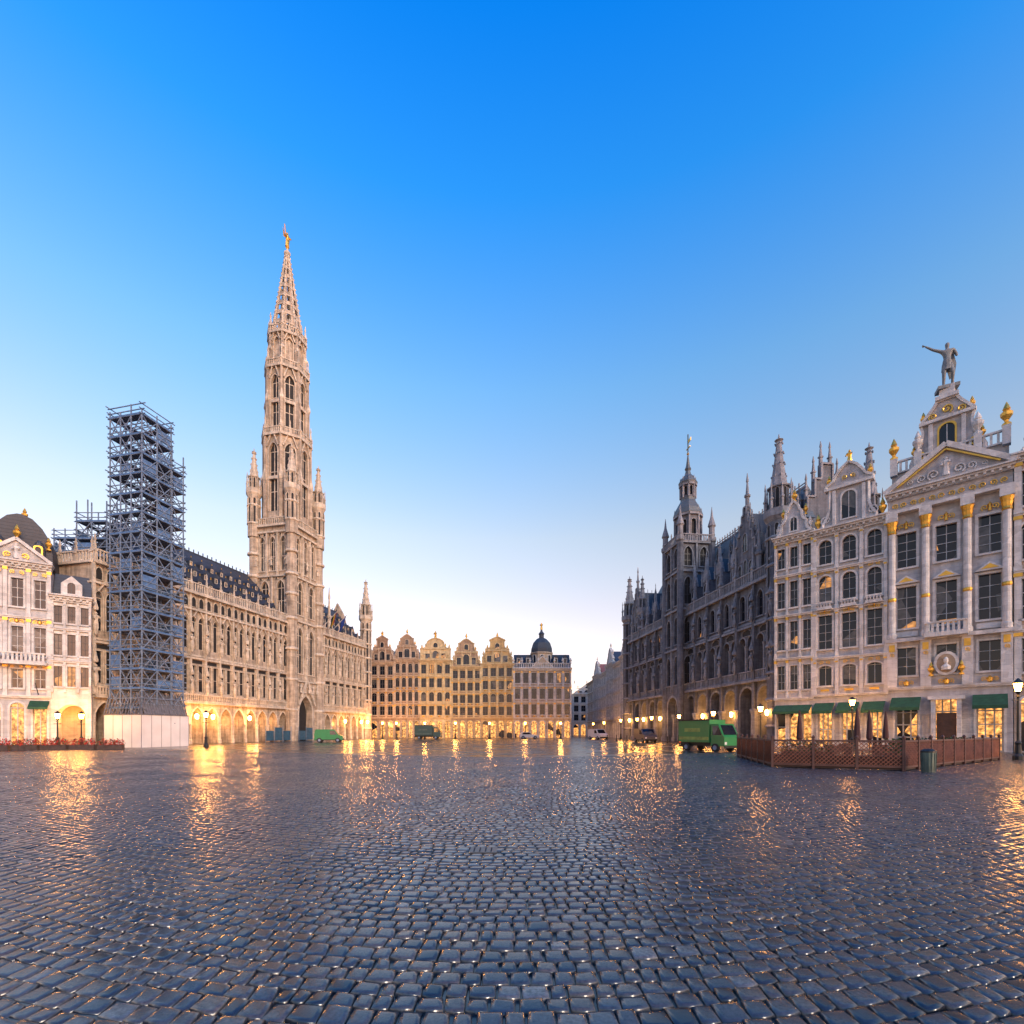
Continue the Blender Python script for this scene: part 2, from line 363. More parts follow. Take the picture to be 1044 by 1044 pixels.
for a,b,ra in ((0,30.5,7.5),(37.5,55.9,38.0)):
    T.box('walls',a+.01,b-.01,-13.5,-2.35,0,19.5)
    T.poly('walls',[(a,0,19.4),(b,0,19.4),(b,-2.4,19.4),(a,-2.4,19.4)])
    T.vw('roof',[(-.45,19.55),(-13.6,19.55),(-7,27.4)],ra,b-.4)
    for u in (a,b):
        T.poly('walls',[(u,0,0),(u,-2.35,0),(u,-2.35,19.4),(u,0,19.4)])
    rows=[(20.6,1.7,.85),(22.6,1.7,.7),(24.5,1.7,.55)]
    for w,st,sz in rows:
        v=-.45-(w-19.55)*6.55/7.85
        n=int((b-ra-2)/st)
        for i in range(n):
            c=ra+1+(i+.5)*(b-ra-2)/n+(st/4 if w==22.6 else -st/4)
            T.box('slates',c-sz*.38,c+sz*.38,v-1.2,v+.25,w-.3,w+sz)
            T.uw('roof',[(c-sz*.5,w+sz),(c+sz*.5,w+sz),(c,w+sz*1.9)],v-1.4,v+.34)
            T.applied(c,w+.02,w+sz*.85,sz*.42,'rect',v+.25,ring=.07)
            T.beam('gilding',(c,v+.3,w+sz*1.9),(c,v+.3,w+sz*2.3),.035)
    n=int((b-ra)/.8)
    for i in range(n): T.beam('roof',(ra+.3+i*.8,-7,27.3),(ra+.3+i*.8,-7,27.95),.05)
    T.box('roof',ra,b-.4,-7.1,-6.9,27.3,27.5)
g=T.sub(0,-13.5,-90)   # gable end towards the side street
for i in range(6):
    for w0,w1 in ((6.6,10),(12.2,16.2)): g.applied(1.3+i*2.2,w0,w1,.9,'point',.002,glass='dark')
g.balus('trim',0,13.5,-.1,19.45,1.2,.4); g.box('trim',0,13.5,.0,.3,19.2,19.44); g.box('trim',0,13.5,.0,.2,17.1,17.3)
for i in range(7): g.pinn('trim',i*2.2+.1,-.1,19.4,2.6,.2)
def turret(f,u,v,w0,w1,w2,r,trim='trim'):
    f.lathe('walls',u,v,[(r,w0),(r,w1)],8)
    for w in np.arange(w0+2,w1,3.0): f.lathe(trim,u,v,[(r*1.02,w),(r*1.15,w+.1),(r*1.15,w+.25),(r*1.02,w+.4)],8)
    f.lathe(trim,u,v,[(r*1.0,w1-.5),(r*1.28,w1),(r*1.28,w1+.8),(r*1.1,w1+.8)],8)
    f.lathe('walls',u,v,[(r*.78,w1+.1),(r*.78,w1+(w2-w1)*.35)],8)
    for k in range(8):
        a=math.radians(45*k+22.5)
        f.pinn(trim,u+r*1.12*math.cos(a),v+r*1.12*math.sin(a),w1+.6,(w2-w1)*.36,r*.12)
    h=w1+(w2-w1)*.35
    f.lathe(trim,u,v,[(r*.95,h),(r*.98,h+.15),(r*.72,h+.3),(r*.42,h+(w2-h)*.45),(r*.2,w2-.9),(r*.38,w2-.7),(r*.1,w2-.5),(.03,w2)],8)
    for k in range(0,360,45):
        g=Fr(f.b,*f.p(u,v,0)[:2],f.d+k); ap=r*math.cos(math.pi/8)
        g.applied(0,w0+(w1-w0)*.3,w1-.8,r*.34,'point',ap+.004,glass='dark',ring=.05)
        g.applied(0,w1+.9,h-.1,r*.28,'point',ap*.78+.01,glass='dark',ring=.04)
        for t in (.2,.42,.62,.8):
            rr=r*(.72*(1-t)+.2*t); f.lathe(trim,*( (u+rr*math.cos(math.radians(k+22.5)), v+rr*math.sin(math.radians(k+22.5))) ),[(.03,h+(w2-h)*t),(.1,h+(w2-h)*t+.12),(.03,h+(w2-h)*t+.25)],4)
turret(T,55.6,-.3,0,25.5,34.2,1.15)
turret(T,55.6,-13,17,25,32,1.0)
T.vw('walls',[(-.4,19.4),(-13.4,19.4),(-12.5,22),(-11,22.2),(-10.4,24),(-9,24.6),(-8.2,27),(-7,29.4),(-5.6,27),(-4.9,24.6),(-3.4,24),(-2.8,22.2),(-1.3,22)],55.25,55.8)
T.pinn('trim',41.5,.2,19.4,9.0,.3,8)
CU,CV,HS=34.0,-3.0,3.6
def tface(g,s):
    for (w0,w1,z0,z1,n,k) in ((10,20,11.3,19,2,'point'),(20,27.3,21.1,26.6,2,'point'),(27.3,34.6,28.2,33.9,3,'point')):
        bw=(s-1.2)/n
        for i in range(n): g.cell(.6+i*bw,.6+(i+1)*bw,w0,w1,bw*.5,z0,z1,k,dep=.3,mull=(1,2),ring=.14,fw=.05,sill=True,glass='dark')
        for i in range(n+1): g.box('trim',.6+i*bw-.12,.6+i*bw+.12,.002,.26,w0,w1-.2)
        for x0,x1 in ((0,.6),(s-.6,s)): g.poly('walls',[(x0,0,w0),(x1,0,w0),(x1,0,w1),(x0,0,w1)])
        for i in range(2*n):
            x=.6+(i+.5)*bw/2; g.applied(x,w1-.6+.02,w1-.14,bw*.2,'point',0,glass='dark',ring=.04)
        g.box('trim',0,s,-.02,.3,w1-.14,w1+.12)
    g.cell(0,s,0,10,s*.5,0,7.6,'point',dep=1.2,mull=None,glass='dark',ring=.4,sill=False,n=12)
    g.beam('trim',(s*.2,.35,6),(s*.5,.35,10.4),.14); g.beam('trim',(s*.8,.35,6),(s*.5,.35,10.4),.14)
    for i in range(6):
        g.figure('statues',s*.12+i*s*.152,.35,8.1,1.5)
    g.box('trim',0,s,-.02,.3,9.9,10.1)
    for x,w in [(s*.06,4),(s*.94,4)]+[(s*j,ww) for j in (.09,.5,.91) for ww in (13,17,22,29)]: g.figure('statues',x,.35,w,1.5)
    g.poly('walls',[(0,0,34.6),(s,0,34.6),(s,0,35.7),(0,0,35.7)])
    g.box('trim',-.1,s+.1,-.1,.45,35.5,35.75); g.balus('trim',-.1,s+.1,.35,35.75,1.15,.4,.09)
for k,(u,v,a) in enumerate(((CU-HS,CV+HS,0),(CU-HS,CV-HS,-90),(CU+HS,CV+HS,90),(CU+HS,CV-HS,180))):
    tface(T.sub(u,v,a),2*HS)
T.box('walls',CU-HS+.5,CU+HS-.5,CV-HS+.5,CV+HS-1.3,0,35.6)
for sx in (-1,1):
    for sy in (-1,1):
        u,v=CU+sx*HS,CV+sy*HS
        T.lathe('walls',u,v,[(.95,0),(.95,12),(.85,12.3),(.85,27),(.75,27.3),(.75,34)],8)
        for w in (5,10,15,20,24,27.3,31): T.lathe('trim',u,v,[(.97,w-.1),(1.08,w),(1.08,w+.2),(.9,w+.4)],8)
        turret(T,u,v,34,41.2,49.0,1.0)
def octa(R0,w0,w1,of,z0,z1,split=True,mt=(1,3)):
    fw=2*R0*math.sin(math.pi/8); ap=R0*math.cos(math.pi/8)
    for k in range(8):
        g=T.sub(CU,CV,45*k); g=g.sub(-fw/2,ap,0)
        g.cell(0,fw,w0,w1,fw*of,z0,z1,'point',dep=.4,mull=mt,ring=.15,fw=.06,glass='dark',frame='trim',sill=False)
        mz=(z0+z1)/2
        if split: g.box('trim',fw*(.5-of/2),fw*(.5+of/2),-.3,.05,mz-.35,mz+.15)
        g.beam('trim',(fw*.12,.2,z1-.6),(fw*.5,.25,w1+.7),.09); g.beam('trim',(fw*.88,.2,z1-.6),(fw*.5,.25,w1+.7),.09)
        g.lathe('walls',0,.05,[(.38,w0),(.38,w0+(w1-w0)*.5),(.28,w0+(w1-w0)*.55),(.28,w1)],4,45)
        g.pinn('trim',0,.1,w1-.2,3.6,.26)
        g.pinn('trim',fw/2,.25,w1,2.4,.14)
        g.box('trim',0,fw,-.1,.42,w1-.25,w1+.05)
        g.balus('trim',0,fw,.35,w1+.05,1.0,.33,.07)
        g.lathe('trim',0,.15,[(.3,w0+(w1-w0)*.5),(.44,w0+(w1-w0)*.52),(.44,w0+(w1-w0)*.54),(.2,w0+(w1-w0)*.62),(.03,w0+(w1-w0)*.72)],4,45)
octa(3.75,35.7,51,.58,38.2,49.6)
octa(3.3,51,62.6,.58,52.6,61.2)
octa(2.85,62.6,68.6,.5,63.8,67.8,False,(1,1))
T.lathe('walls',CU,CV,[(2.8,62.7),(2.5,68.6),(2.45,68.9)],8)
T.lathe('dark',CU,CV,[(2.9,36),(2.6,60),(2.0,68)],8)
for w0 in np.arange(68.9,83.0,1.75):
    w1=min(w0+1.75,84.3)
    r0=2.55*(84.6-w0)/15.9+.12; r1=2.55*(84.6-w1)/15.9+.12
    for k in range(8):
        g=T.sub(CU,CV,45*k); c8=math.cos(math.pi/8); s8=math.sin(math.pi/8)
        a0,a1=r0*c8,r1*c8; b0,b1=r0*s8,r1*s8
        for q in ([(-b0,a0,w0),(-b0*.36,a0,w0),(-b1*.36,a1,w1),(-b1,a1,w1)],[(b0*.36,a0,w0),(b0,a0,w0),(b1,a1,w1),(b1*.36,a1,w1)]):
            g.poly('walls',q)
        h=.4; am=a0+(a1-a0)*h; bm=b0+(b1-b0)*h; wm=w0+(w1-w0)*h
        g.poly('walls',[(-b0*.36,a0,w0),(b0*.36,a0,w0),(bm*.36,am,wm),(-bm*.36,am,wm)])
        g.beam('trim',(-b0,a0,w0),(-b1,a1,w1),.12)
        g.beam('trim',(-b0,a0,w0),(b0,a0,w0),.08)
        for t in (.2,.7):
            g.lathe('trim',-(b0+(b1-b0)*t),(a0+(a1-a0)*t)+.1,[(.05,w0+1.75*t-.1),(.2,w0+1.75*t+.1),(.05,w0+1.75*t+.3)],4)
T.lathe('trim',CU,CV,[(.2,83.4),(.55,84.0),(.55,84.3),(.2,84.5),(.12,85.2)],8)
T.lathe('gilding',CU,CV,[(.1,84.9),(.3,85.2),(.1,85.5)],8)
T.figure('gilding',CU,CV,85.3,2.5)
T.beam('gilding',(CU-.4,CV,87.2),(CU-.9,CV+.2,88.4),.07)
for sx in (-1,1): T.uw('gilding',[(CU+sx*.15,86.9),(CU+sx*.9,87.9),(CU+sx*.7,86.6)],CV-.2,CV-.12)
TB.mats['lamp']=M_LAMP
for u in (12,14.5,21,46,52,54.5):
    T.lathe('lamp',u,.75,[(.08,3.2),(.2,3.3),(.24,3.7),(.1,3.85)],8); T.beam('ironwork',(u,.1,4.0),(u,.8,3.95),.04)
    pointlamp(TB,T.p(u,1.8,3.5),480,r=.25)
for u in (10.3,12.8,15.1,17.4,19.7,24,26.5,44,50): pointlamp(TB,T.p(u,-1.1,3.0),90)
TB.done()

def flag(u,cols,w=20.5):
    fb=Bd('flag_on_pole',T.p(u,1,w),dict(pole=M_FR))
    f=T.sub(u,1.0,0,w); f.b=fb
    f.beam('pole',(0,0,0),(.3,2.6,2.6),.05)
    nx=6
    for ci,c in enumerate(cols):
        nmz='band_%d'%ci; fb.mats[nmz]=plain('flag_'+nmz,c,.8)
        for j in range(nx):
            def q(t,s_):
                return (.3*(.3+.7*t)+.15*math.sin(s_*2+t*3)-s_*.3*t, 2.6*(.3+.7*t)-.35*s_, 2.6*(.3+.7*t)-s_*2.2+.1*math.sin(t*7))
            t0=ci/len(cols)*.6+.4; t1=(ci+1)/len(cols)*.6+.4; s0=j/nx; s1=(j+1)/nx
            f.poly(nmz,[q(t0,s0),q(t1,s0),q(t1,s1),q(t0,s1)])
    fb.done()
flag(38.5,[(.01,.01,.01),(.6,.42,.03),(.4,.02,.02)])
flag(41.5,[(.02,.06,.30),(.02,.06,.30)])

# ------------------------------------------------------------------ SCAFFOLDS
def scaffold(name,f0,u0,u1,v0,v1,H,base=0,nu=3,nv=3,hoard=False):
    b=Bd(name,f0.p((u0+u1)/2,(v0+v1)/2,0),dict(tubes=M_STEEL,decks=M_PLANK,netting=M_NET,hoarding=M_HOARD,posts=M_PLANK))
    f=Fr(b,f0.ox,f0.oy,f0.d)
    us=np.linspace(u0,u1,nu+1); vs=np.linspace(v0,v1,nv+1); z=np.arange(base,H+.1,2.0)
    for i,u in enumerate(us):
        for j,v in enumerate(vs):
            if 0<i<nu and 0<j<nv: continue
            f.beam('tubes',(u,v,base),(u,v,H+R(.3,1.6)),.05)
    for w in z[1:]:
        for h in (0,.5,1.05):
            r=.04; e=R(.1,.5)
            f.beam('tubes',(u0-e,v0,w+h),(u1+e,v0,w+h),r); f.beam('tubes',(u0-.3,v1,w+h),(u1+e,v1,w+h),r)
            f.beam('tubes',(u0,v0-.3,w+h),(u0,v1+e,w+h),r); f.beam('tubes',(u1,v0-e,w+h),(u1,v1+.3,w+h),r)
        d=.8
        f.box('decks',u0,u1,v0,v0+d,w-.05,w); f.box('decks',u0,u1,v1-d,v1,w-.05,w)
        f.box('decks',u0,u0+d,v0+d,v1-d,w-.05,w); f.box('decks',u1-d,u1,v0+d,v1-d,w-.05,w)
        for u in us[1:-1]: f.beam('tubes',(u,v0,w),(u,v1,w),.035)
        f.box('netting',u0,u1,v1+.04,v1+.055,w,w+.18); f.box('netting',u0-.055,u0-.04,v0,v1,w,w+.18)
    for k,w in enumerate(z[1:-1]):
        for i in range(nu):
            a,c=(us[i],us[i+1]) if (k+i)%2 else (us[i+1],us[i])
            f.beam('tubes',(a,v1,w),(c,v1,w+2),.036); f.beam('tubes',(c,v0,w),(a,v0,w+2),.036)
            if R(0,1)<.5: f.beam('tubes',(c,v1,w),(a,v1,w+2),.036)
        for j in range(nv):
            a,c=(vs[j],vs[j+1]) if (k+j)%2 else (vs[j+1],vs[j])
            f.beam('tubes',(u0,a,w),(u0,c,w+2),.036); f.beam('tubes',(u1,c,w),(u1,a,w+2),.036)
            if R(0,1)<.5: f.beam('tubes',(u0,c,w),(u0,a,w+2),.036)
        a,c=(u0+.9,u1-.9) if k%2 else (u1-.9,u0+.9)
        for dv in (0,.7): f.beam('decks',(a,v1-1.0-dv,w),(c,v1-1.0-dv,w+2),.05)
        if R(0,1)<.6:
            j2=random.randrange(nv); f.box('netting',u0+.03,u0+.045,vs[j2]+.08,vs[j2+1]-.08,w+.3,w+R(.9,1.7))
        if R(0,1)<.5:
            i2=random.randrange(nu); f.box('netting',us[i2]+.08,us[i2+1]-.08,v1-.05,v1-.035,w+.3,w+R(.9,1.7))
    if hoard:
        e=.35
        f.box('hoarding',u0-e,u1+1.5+e,v0-e,v1+e,0,3.3)
        for i in range(6): 
            u=u0-e+(i)*(u1+1.5-u0+2*e)/5; f.box('posts',u-.015,u+.015,v1+e,v1+e+.02,0,3.32)
        for i in range(5):
            v=v0-e+(i)*(v1-v0+2*e)/4; f.box('posts',u0-e-.02,u0-e,v-.015,v+.015,0,3.32)
        f.box('posts',u0-e-.05,u1+1.5+e+.05,v0-e,v1+e+.05,3.3,3.42)
        for u in np.linspace(u0-.3,u1+1.6,19): f.beam('posts',(u,v1+.4,3.4),(u,v1-.3,5.6),.04)
        for v in np.linspace(v0-.3,v1+.3,13): f.beam('posts',(u0-.4,v,3.4),(u0+.2,v,5.6),.04)
        f.vw('decks',[(v1+.36,3.45),(v1-.3,5.3),(v1-.34,5.3),(v1+.32,3.45)],u0,u1+1.5)
    return b.done()
scaffold('scaffolding_tower',T,.3,3.6,1.9,6,34,0,2,3,True)
scaffold('scaffolding_tower',T,3.7,5.1,2.5,6,31.2,0,1,2)
scaffold('roof_scaffolding',Fr(None,-50.6,57,0),0,3.5,-3,0,27.8,0,2,2)
scaffold('roof_scaffolding',Fr(None,-57.9,62,0),0,2.8,-3,0,26.2,0,2,2)

# ------------------------------------------------------------------ KING'S HOUSE
km=mats(M_K,M_K2,M_ROOF2,M_DFR); km['recess']=stone('arcade_blue_stone',(.14,.13,.14),(.05,.05,.05)); km['lamp']=M_LAMP
KB=Bd('neo_gothic_museum_building',(23.5,99.5,0),km)
K=Fr(KB,23.5,99.5,deg(.1308,-.9914))
KL=45.1; nb=13; bw=KL/nb
for i in range(nb):
    a,b=i*bw,(i+1)*bw; c=(a+b)/2; mid=(i==6)
    K.cell(a,b,0,7.6,bw*.76,0,6.9,'round',dep=2.6,mull=None,glass='recess',ring=.28,sill=False,n=12)
    K.applied(c,0.02,4.6,bw*.42,'round',-2.57,glass='shopfront' if i%3==0 else 'dark')
    for k in (0,1):
        K.cell(a+k*bw/2,c+k*bw/2,7.6,14.2,bw*.38,8.7,13.1,'round',dep=1.2,mull=None,glass='recess',ring=.14,sill=False)
        K.applied(a+(k+.5)*bw/2,8.9,12.2,bw*.24,'point',-1.17,glass='windows')
        K.cell(a+k*bw/2,c+k*bw/2,14.2,19.2,bw*.32,15.2,18.3,'round' if i%2 else 'point',dep=.3,mull=(1,2),ring=.13,fw=.04)
        K.lathe('trim',a+k*bw/2,.14,[(.2,7.7),(.2,8.2),(.13,8.4),(.13,11.6),(.24,12)],8)
    K.balus('trim',a+.3,b-.3,.25,7.85,1.05,.33,.08)
    K.applied(c,13.25,14.0,bw*.5,'seg',.01,glass='dark',ring=.06)
for j in range(nb+1):
    c=j*bw
    K.lathe('trim',c,.2,[(.55,0),(.55,.6),(.38,.8),(.36,3.6),(.55,4.1),(.5,4.3)],8)
    K.box('walls',c-.22,c+.22,.003,.4,4.3,19.2)
    for w in (9.3,15.2):
        K.lathe('trim',c,.6,[(.08,w-.6),(.26,w-.1),(.26,w)],6,0)
        K.figure('statues',c,.6,w,1.7); K.lathe('trim',c,.55,[(.28,w+1.9),(.3,w+2.15),(.12,w+2.6),(.02,w+3.3)],6,0)
    K.pinn('trim',c,.35,19.2,4.6,.26)
for w,d in ((7.6,.6),(14.2,.4),(14.6,.2),(19.2,.55)): K.box('trim',0,KL,-.05,d,w-.13,w+.15)
K.balus('trim',0,KL,.4,19.35,1.3,.36,.09)
K.box('walls',.01,KL-.01,-14,-2.65,0,19.3); K.poly('walls',[(0,0,19.2),(KL,0,19.2),(KL,-2.7,19.2),(0,-2.7,19.2)])
for u in (0,KL): K.poly('walls',[(u,0,0),(u,-2.65,0),(u,-2.65,19.2),(u,0,19.2)])
def hip(u0,u1,w0,w1,v0,v1,ins):
    vm=(v0+v1)/2
    P=[(u0,v1,w0),(u1,v1,w0),(u1,v0,w0),(u0,v0,w0),(u0+ins,vm,w1),(u1-ins,vm,w1)]
    KB.add('roof',[K.p(*q) for q in P],[(0,1,5,4),(1,2,5),(2,3,4,5),(3,0,4)])
hip(.4,KL-.4,19.4,31,-12,-.5,2.5)
for i in range(int((KL-6)/.7)): K.beam('trim',(3+i*.7,-6.25,31),(3+i*.7,-6.25,31.9),.06)
K.box('trim',3,KL-3,-6.35,-6.15,30.9,31.15); K.box('trim',3,KL-3,-6.3,-6.2,31.4,31.5)
for j in range(nb):
    c=(j+.5)*bw
    if j==6 or j in (1,11): continue
    hw=.85; h0=19.4; v=-.45
    K.box('walls',c-hw,c+hw,-4,v,h0,23.2); K.applied(c,20.4,22.8,1.0,'point',v,ring=.12)
    K.uw('trim',[(c-hw-.1,23.1),(c+hw+.1,23.1),(c+.5,24.6),(c+.25,24.7),(c,26.6),(c-.25,24.7),(c-.5,24.6)],v-.3,v+.08)
    K.uw('slates',[(c-hw-.1,23.1),(c+hw+.1,23.1),(c,25.2)],-4.6,v-.3)
    K.pinn('trim',c-hw,v+.1,22.6,2.6,.14); K.pinn('trim',c+hw,v+.1,22.6,2.6,.14); K.pinn('trim',c,v-.1,26,2.0,.1)
    for w,off in ((24.8,.5),(27.6,0)):
        vv=-.5-(w-19.4)*5.75/11.6; cc=c+off*bw
        K.box('slates',cc-.32,cc+.32,vv-1.2,vv+.25,w-.3,w+.8); K.uw('roof',[(cc-.45,w+.8),(cc+.45,w+.8),(cc,w+1.7)],vv-1.4,vv+.32)
        K.applied(cc,w,w+.7,.34,'rect',vv+.25,ring=.06); K.beam('trim',(cc,vv+.2,w+1.6),(cc,vv+.2,w+2.3),.04)
for j in (1,11):
    c=(j+.5)*bw
    K.box('walls',c-2.3,c+2.3,-5,.15,19.2,22.6)
    gable(K,c,2.5,22.4,6.6,-.3,.2,STEP,gold=False,fin=False)
    K.uw('slates',[(c-2.3,22.4),(c+2.3,22.4),(c,28.3)],-6.2,-.3)
    for dx in (-1.1,0,1.1): K.applied(c+dx,20.0,22.2 if dx else 22.6,.7,'point',.15,ring=.1)
    K.applied(c,23.6,25.8,.9,'point',.2,ring=.1)
    for sx in (-1,1):
        K.pinn('trim',c+sx*2.5,.1,20,6.5,.3,8)
        for (x,z) in ((.8,.34),(.6,.52),(.42,.7),(.26,.86)): K.pinn('trim',c+sx*2.5*x,0,22.4+6.6*z-.3,1.6,.13)
    K.pinn('trim',c,-.05,28.6,4.6,.24,8)
turret(K,.2,-.3,0,24,33,1.25); turret(K,KL-.2,-.6,0,25.5,35,1.25); turret(K,KL-.3,-12,17,25,35,1.2); turret(K,7,-.2,19,24,31,.8)
g=K.sub(KL,0,90); gable(g,6.4,5.8,19.2,12.8,-.6,-.05,STEP,gold=False,fin=False)
for x,z in ((1,.16),(.8,.34),(.6,.52),(.42,.7),(.26,.86),(.1,1)):
    for sx in (-1,1): g.pinn('trim',6.4+sx*5.7*x,-.3,19.2+12.8*z-.3,3.0,.2)
for dx in (-2,0,2): g.applied(6.4+dx,20.5,23.5,1.0,'point',-.05)
TC,TV,th=6.5*bw,-1.3,2.55
for (u,v,a) in ((TC-th,TV+th,0),(TC-th,TV-th,-90),(TC+th,TV+th,90),(TC+th,TV-th,180)):
    g=K.sub(u,v,a); s=2*th
    if a==0: g.cell(0,s,0,7.6,s*.62,0,6.9,'round',dep=1.6,mull=None,glass='dark',ring=.35,sill=False,n=12)
    else: g.poly('walls',[(0,0,0),(s,0,0),(s,0,7.6),(0,0,7.6)])
    for w0,w1,z0,z1 in ((7.6,14.2,8.8,13.2),(14.2,20.2,15,19.2),(20.2,26,21,25.2),(26,30.4,26.8,29.8)):
        for k in (0,1): g.cell(k*s/2,(k+1)*s/2,w0,w1,s*.26,z0,z1,'point',dep=.3,mull=(1,2),ring=.15,fw=.05,glass='dark')
        g.box('trim',-.1,s+.1,-.02,.35,w1-.14,w1+.14)
        g.box('trim',s/2-.12,s/2+.12,.003,.3,w0,w1-.2)
    g.balus('trim',-.2,s+.2,.3,30.5,1.1,.36,.09)
    for i in (0,.5,1): g.pinn('trim',i*s,.2,30.4,3.4 if i!=.5 else 2.2,.2)
K.box('walls',TC-th+.5,TC+th-.5,TV-th+.5,TV+th-1.7,0,30.5)
for sx in (-1,1):
    for sy in (-1,1):
        K.lathe('walls',TC+sx*th,TV+sy*th,[(.5,0),(.5,30.4),(.6,30.6)],8)
        K.lathe('trim',TC+sx*th,TV+sy*th,[(.5,30.4),(.65,30.7),(.65,31.2),(.42,31.3),(.42,32.8),(.6,33),(.2,34.4),(.03,36)],8)
def kocta(r,w0,w1,z0,z1):
    fw=2*r*math.sin(math.pi/8)
    for k in range(8):
        g=K.sub(TC,TV,45*k).sub(-fw/2,r*math.cos(math.pi/8),0)
        g.cell(0,fw,w0,w1,fw*.5,z0,z1,'round',dep=.3,mull=None,ring=.1,glass='dark',sill=False)
        g.box('trim',0,fw,-.1,.3,w1-.15,w1+.15); g.lathe('trim',0,.05,[(.16,w0),(.16,w1),(.2,w1+.2),(.02,w1+1.4)],6)
kocta(1.95,30.4,35.2,31.8,34.4)
K.lathe('roof',TC,TV,[(2.2,35.3),(2.25,35.5),(2.0,36.3),(1.5,37.2),(1.15,37.8),(1.1,38.2)],8)
kocta(1.1,38.2,40.2,38.5,39.9)
K.lathe('roof',TC,TV,[(1.35,40.2),(1.45,40.7),(1.0,41.5),(.5,42.0),(.35,42.6),(.5,42.9),(.3,43.4),(.1,45)],8)
K.beam('ironwork',(TC,TV,44.5),(TC,TV,48.4),.07); K.beam('gilding',(TC-.5,TV,46.2),(TC+.7,TV,46.2),.06); K.lathe('gilding',TC,TV,[(.05,45.1),(.22,45.3),(.05,45.6)],8)
K.uw('gilding',[(TC,46.9),(TC+.9,47.0),(TC+.9,47.5),(TC,47.4)],TV-.03,TV+.03)
for i in (0,2,4,8,10,12): pointlamp(KB,K.p((i+.5)*bw,-1.2,3.6),400)
for i in range(1,nb+1,2):
    K.lathe('lamp',i*bw,1.0,[(.06,3.4),(.17,3.5),(.2,3.9),(.06,4.05)],8); K.beam('ironwork',(i*bw,.3,4.15),(i*bw,1.05,4.1),.04)
KB.done()

# ------------------------------------------------------------------ GUILD HOUSES : far row
def guild(name,x0,x1,y,H,gh,prof,wm,tm,nb=3,fl=4,g0=4.6,kind='rect',of=.62,seed=0,back=13,gold=True,rf=None,shopkind='round',hwf=.47):
    random.seed(seed)
    b=Bd(name,(x0,y,0),mats(wm,tm,rf,M_DFR)); f=Fr(b,x0,y,0); W=x1-x0; c=W/2
    mass(f,0,W,back,H)
    fh=(H-g0)/fl
    F=[(0,g0,.7,0.05,g0-.7,shopkind,dict(glass='shopfront',mull=(1,1),sill=False,dep=.4))]
    for k in range(fl):
        a=g0+k*fh; kk=kind if k!=1 else ('round' if kind=='rect' and seed%2 else kind)
        F.append((a,a+fh,of,a+fh*.20,a+fh*.86,kk,dict(mull=(1,1),dep=.22,ring=.1,fw=.05)))
    facade(f,0,W,F,nb,True,False,.17)
    cornice(f,0,W,H)
    if gold:
        for i in range(nb+1):
            cc=min(max(i*W/nb,.2),W-.2)
            for q in (0,1,2): f.box('gilding',cc-.2,cc+.2,.17,.24,g0+fh*(1+q)-.5,g0+fh*(1+q)-.2)
        for i in range(nb):
            cc=(i+.5)*W/nb; k=seed%3; f.lathe('gilding',cc,.14,[(.01,g0+k*fh+fh*.04),(.28,g0+k*fh+fh*.08),(.28,g0+k*fh+fh*.13),(.01,g0+k*fh+fh*.17)],6)
    if gh:
        gable(f,c,W*hwf,H+.5,gh,-.45,.05,prof,gold=gold)
        f.applied(c,H+.95,H+gh*.52,W*.2,'round',.05)
        for sx in (-1,1): 
            f.applied(c+sx*W*.25,H+.9,H+gh*.40,W*.14,'rect',.05)
            f.box('trim',c+sx*W*.14-.1,c+sx*W*.14+.1,.05,.2,H+.6,H+.5+gh*.56)
        f.applied(c,H+gh*.68,H+gh*.88,W*.13,'round',.05)
        f.box('trim',c-W*.38,c+W*.38,.0,.24,H+.5+gh*.50,H+.7+gh*.50)
        groof(f,0,W,H+.3,gh*.8,back)
    else:
        f.vw('roof',[(-.5,H+.4),(-back,H+.4),(-back+2.5,H+4),(-3,H+4)],.1,W-.1)
    return b,f
Y=110
b,f=guild('fox_guild_house',-31.8,-26.4,Y,16.6,5.6,WID2,M_T,M_T2,3,4,seed=1); f.figure('gilding',2.7,-.2,22.6,1.5); b.done()
b,f=guild('boatmen_guild_house',-26.4,-20.7,Y,17.2,5.6,WID,M_B,M_T2,4,4,seed=2,kind='round'); b.done()
b,f=guild('archers_guild_house',-20.7,-13.6,Y,17.0,5.0,WID3,M_Y2,M_Y2,4,4,seed=3); f.figure('gilding',3.5,-.2,22.3,1.8); b.done()
b,f=guild('cabinet_makers_guild_house',-13.6,-6.9,Y,15.6,6.2,WID,M_B,M_Y2,4,4,seed=4,kind='rect',of=.7); b.done()
b,f=guild('tallow_guild_house',-6.9,.3,Y,16.2,5.8,WID2,M_Y,M_Y2,4,4,seed=5,of=.66); b.done()
b,f=guild('bakers_guild_house',.3,13.3,Y,15.2,0,None,M_T2,M_W2,7,3,seed=6,kind='rect',back=14)
f.balus('trim',0,13,.3,15.75,1.1,.4)
for i in range(8): f.urn('trim',13*i/7*.98+.1,.3,16.8,1.3)
f.lathe('walls',6.5,-3.2,[(2.5,16),(2.5,19.2),(2.75,19.3),(2.75,19.6)],8); f.lathe('slates',6.5,-3.2,[(2.6,19.6),(2.55,20.5),(2.1,21.8),(1.2,22.8),(.6,23.1),(.6,23.9),(.75,24),(.3,24.6),(.03,25.6)],8)
f.figure('gilding',6.5,-3.2,25.0,1.6)
for k in range(8):
    g=f.sub(6.5,-3.2,45*k); g.applied(0,17,18.9,.7,'round',2.5*math.cos(math.pi/8)+.01)
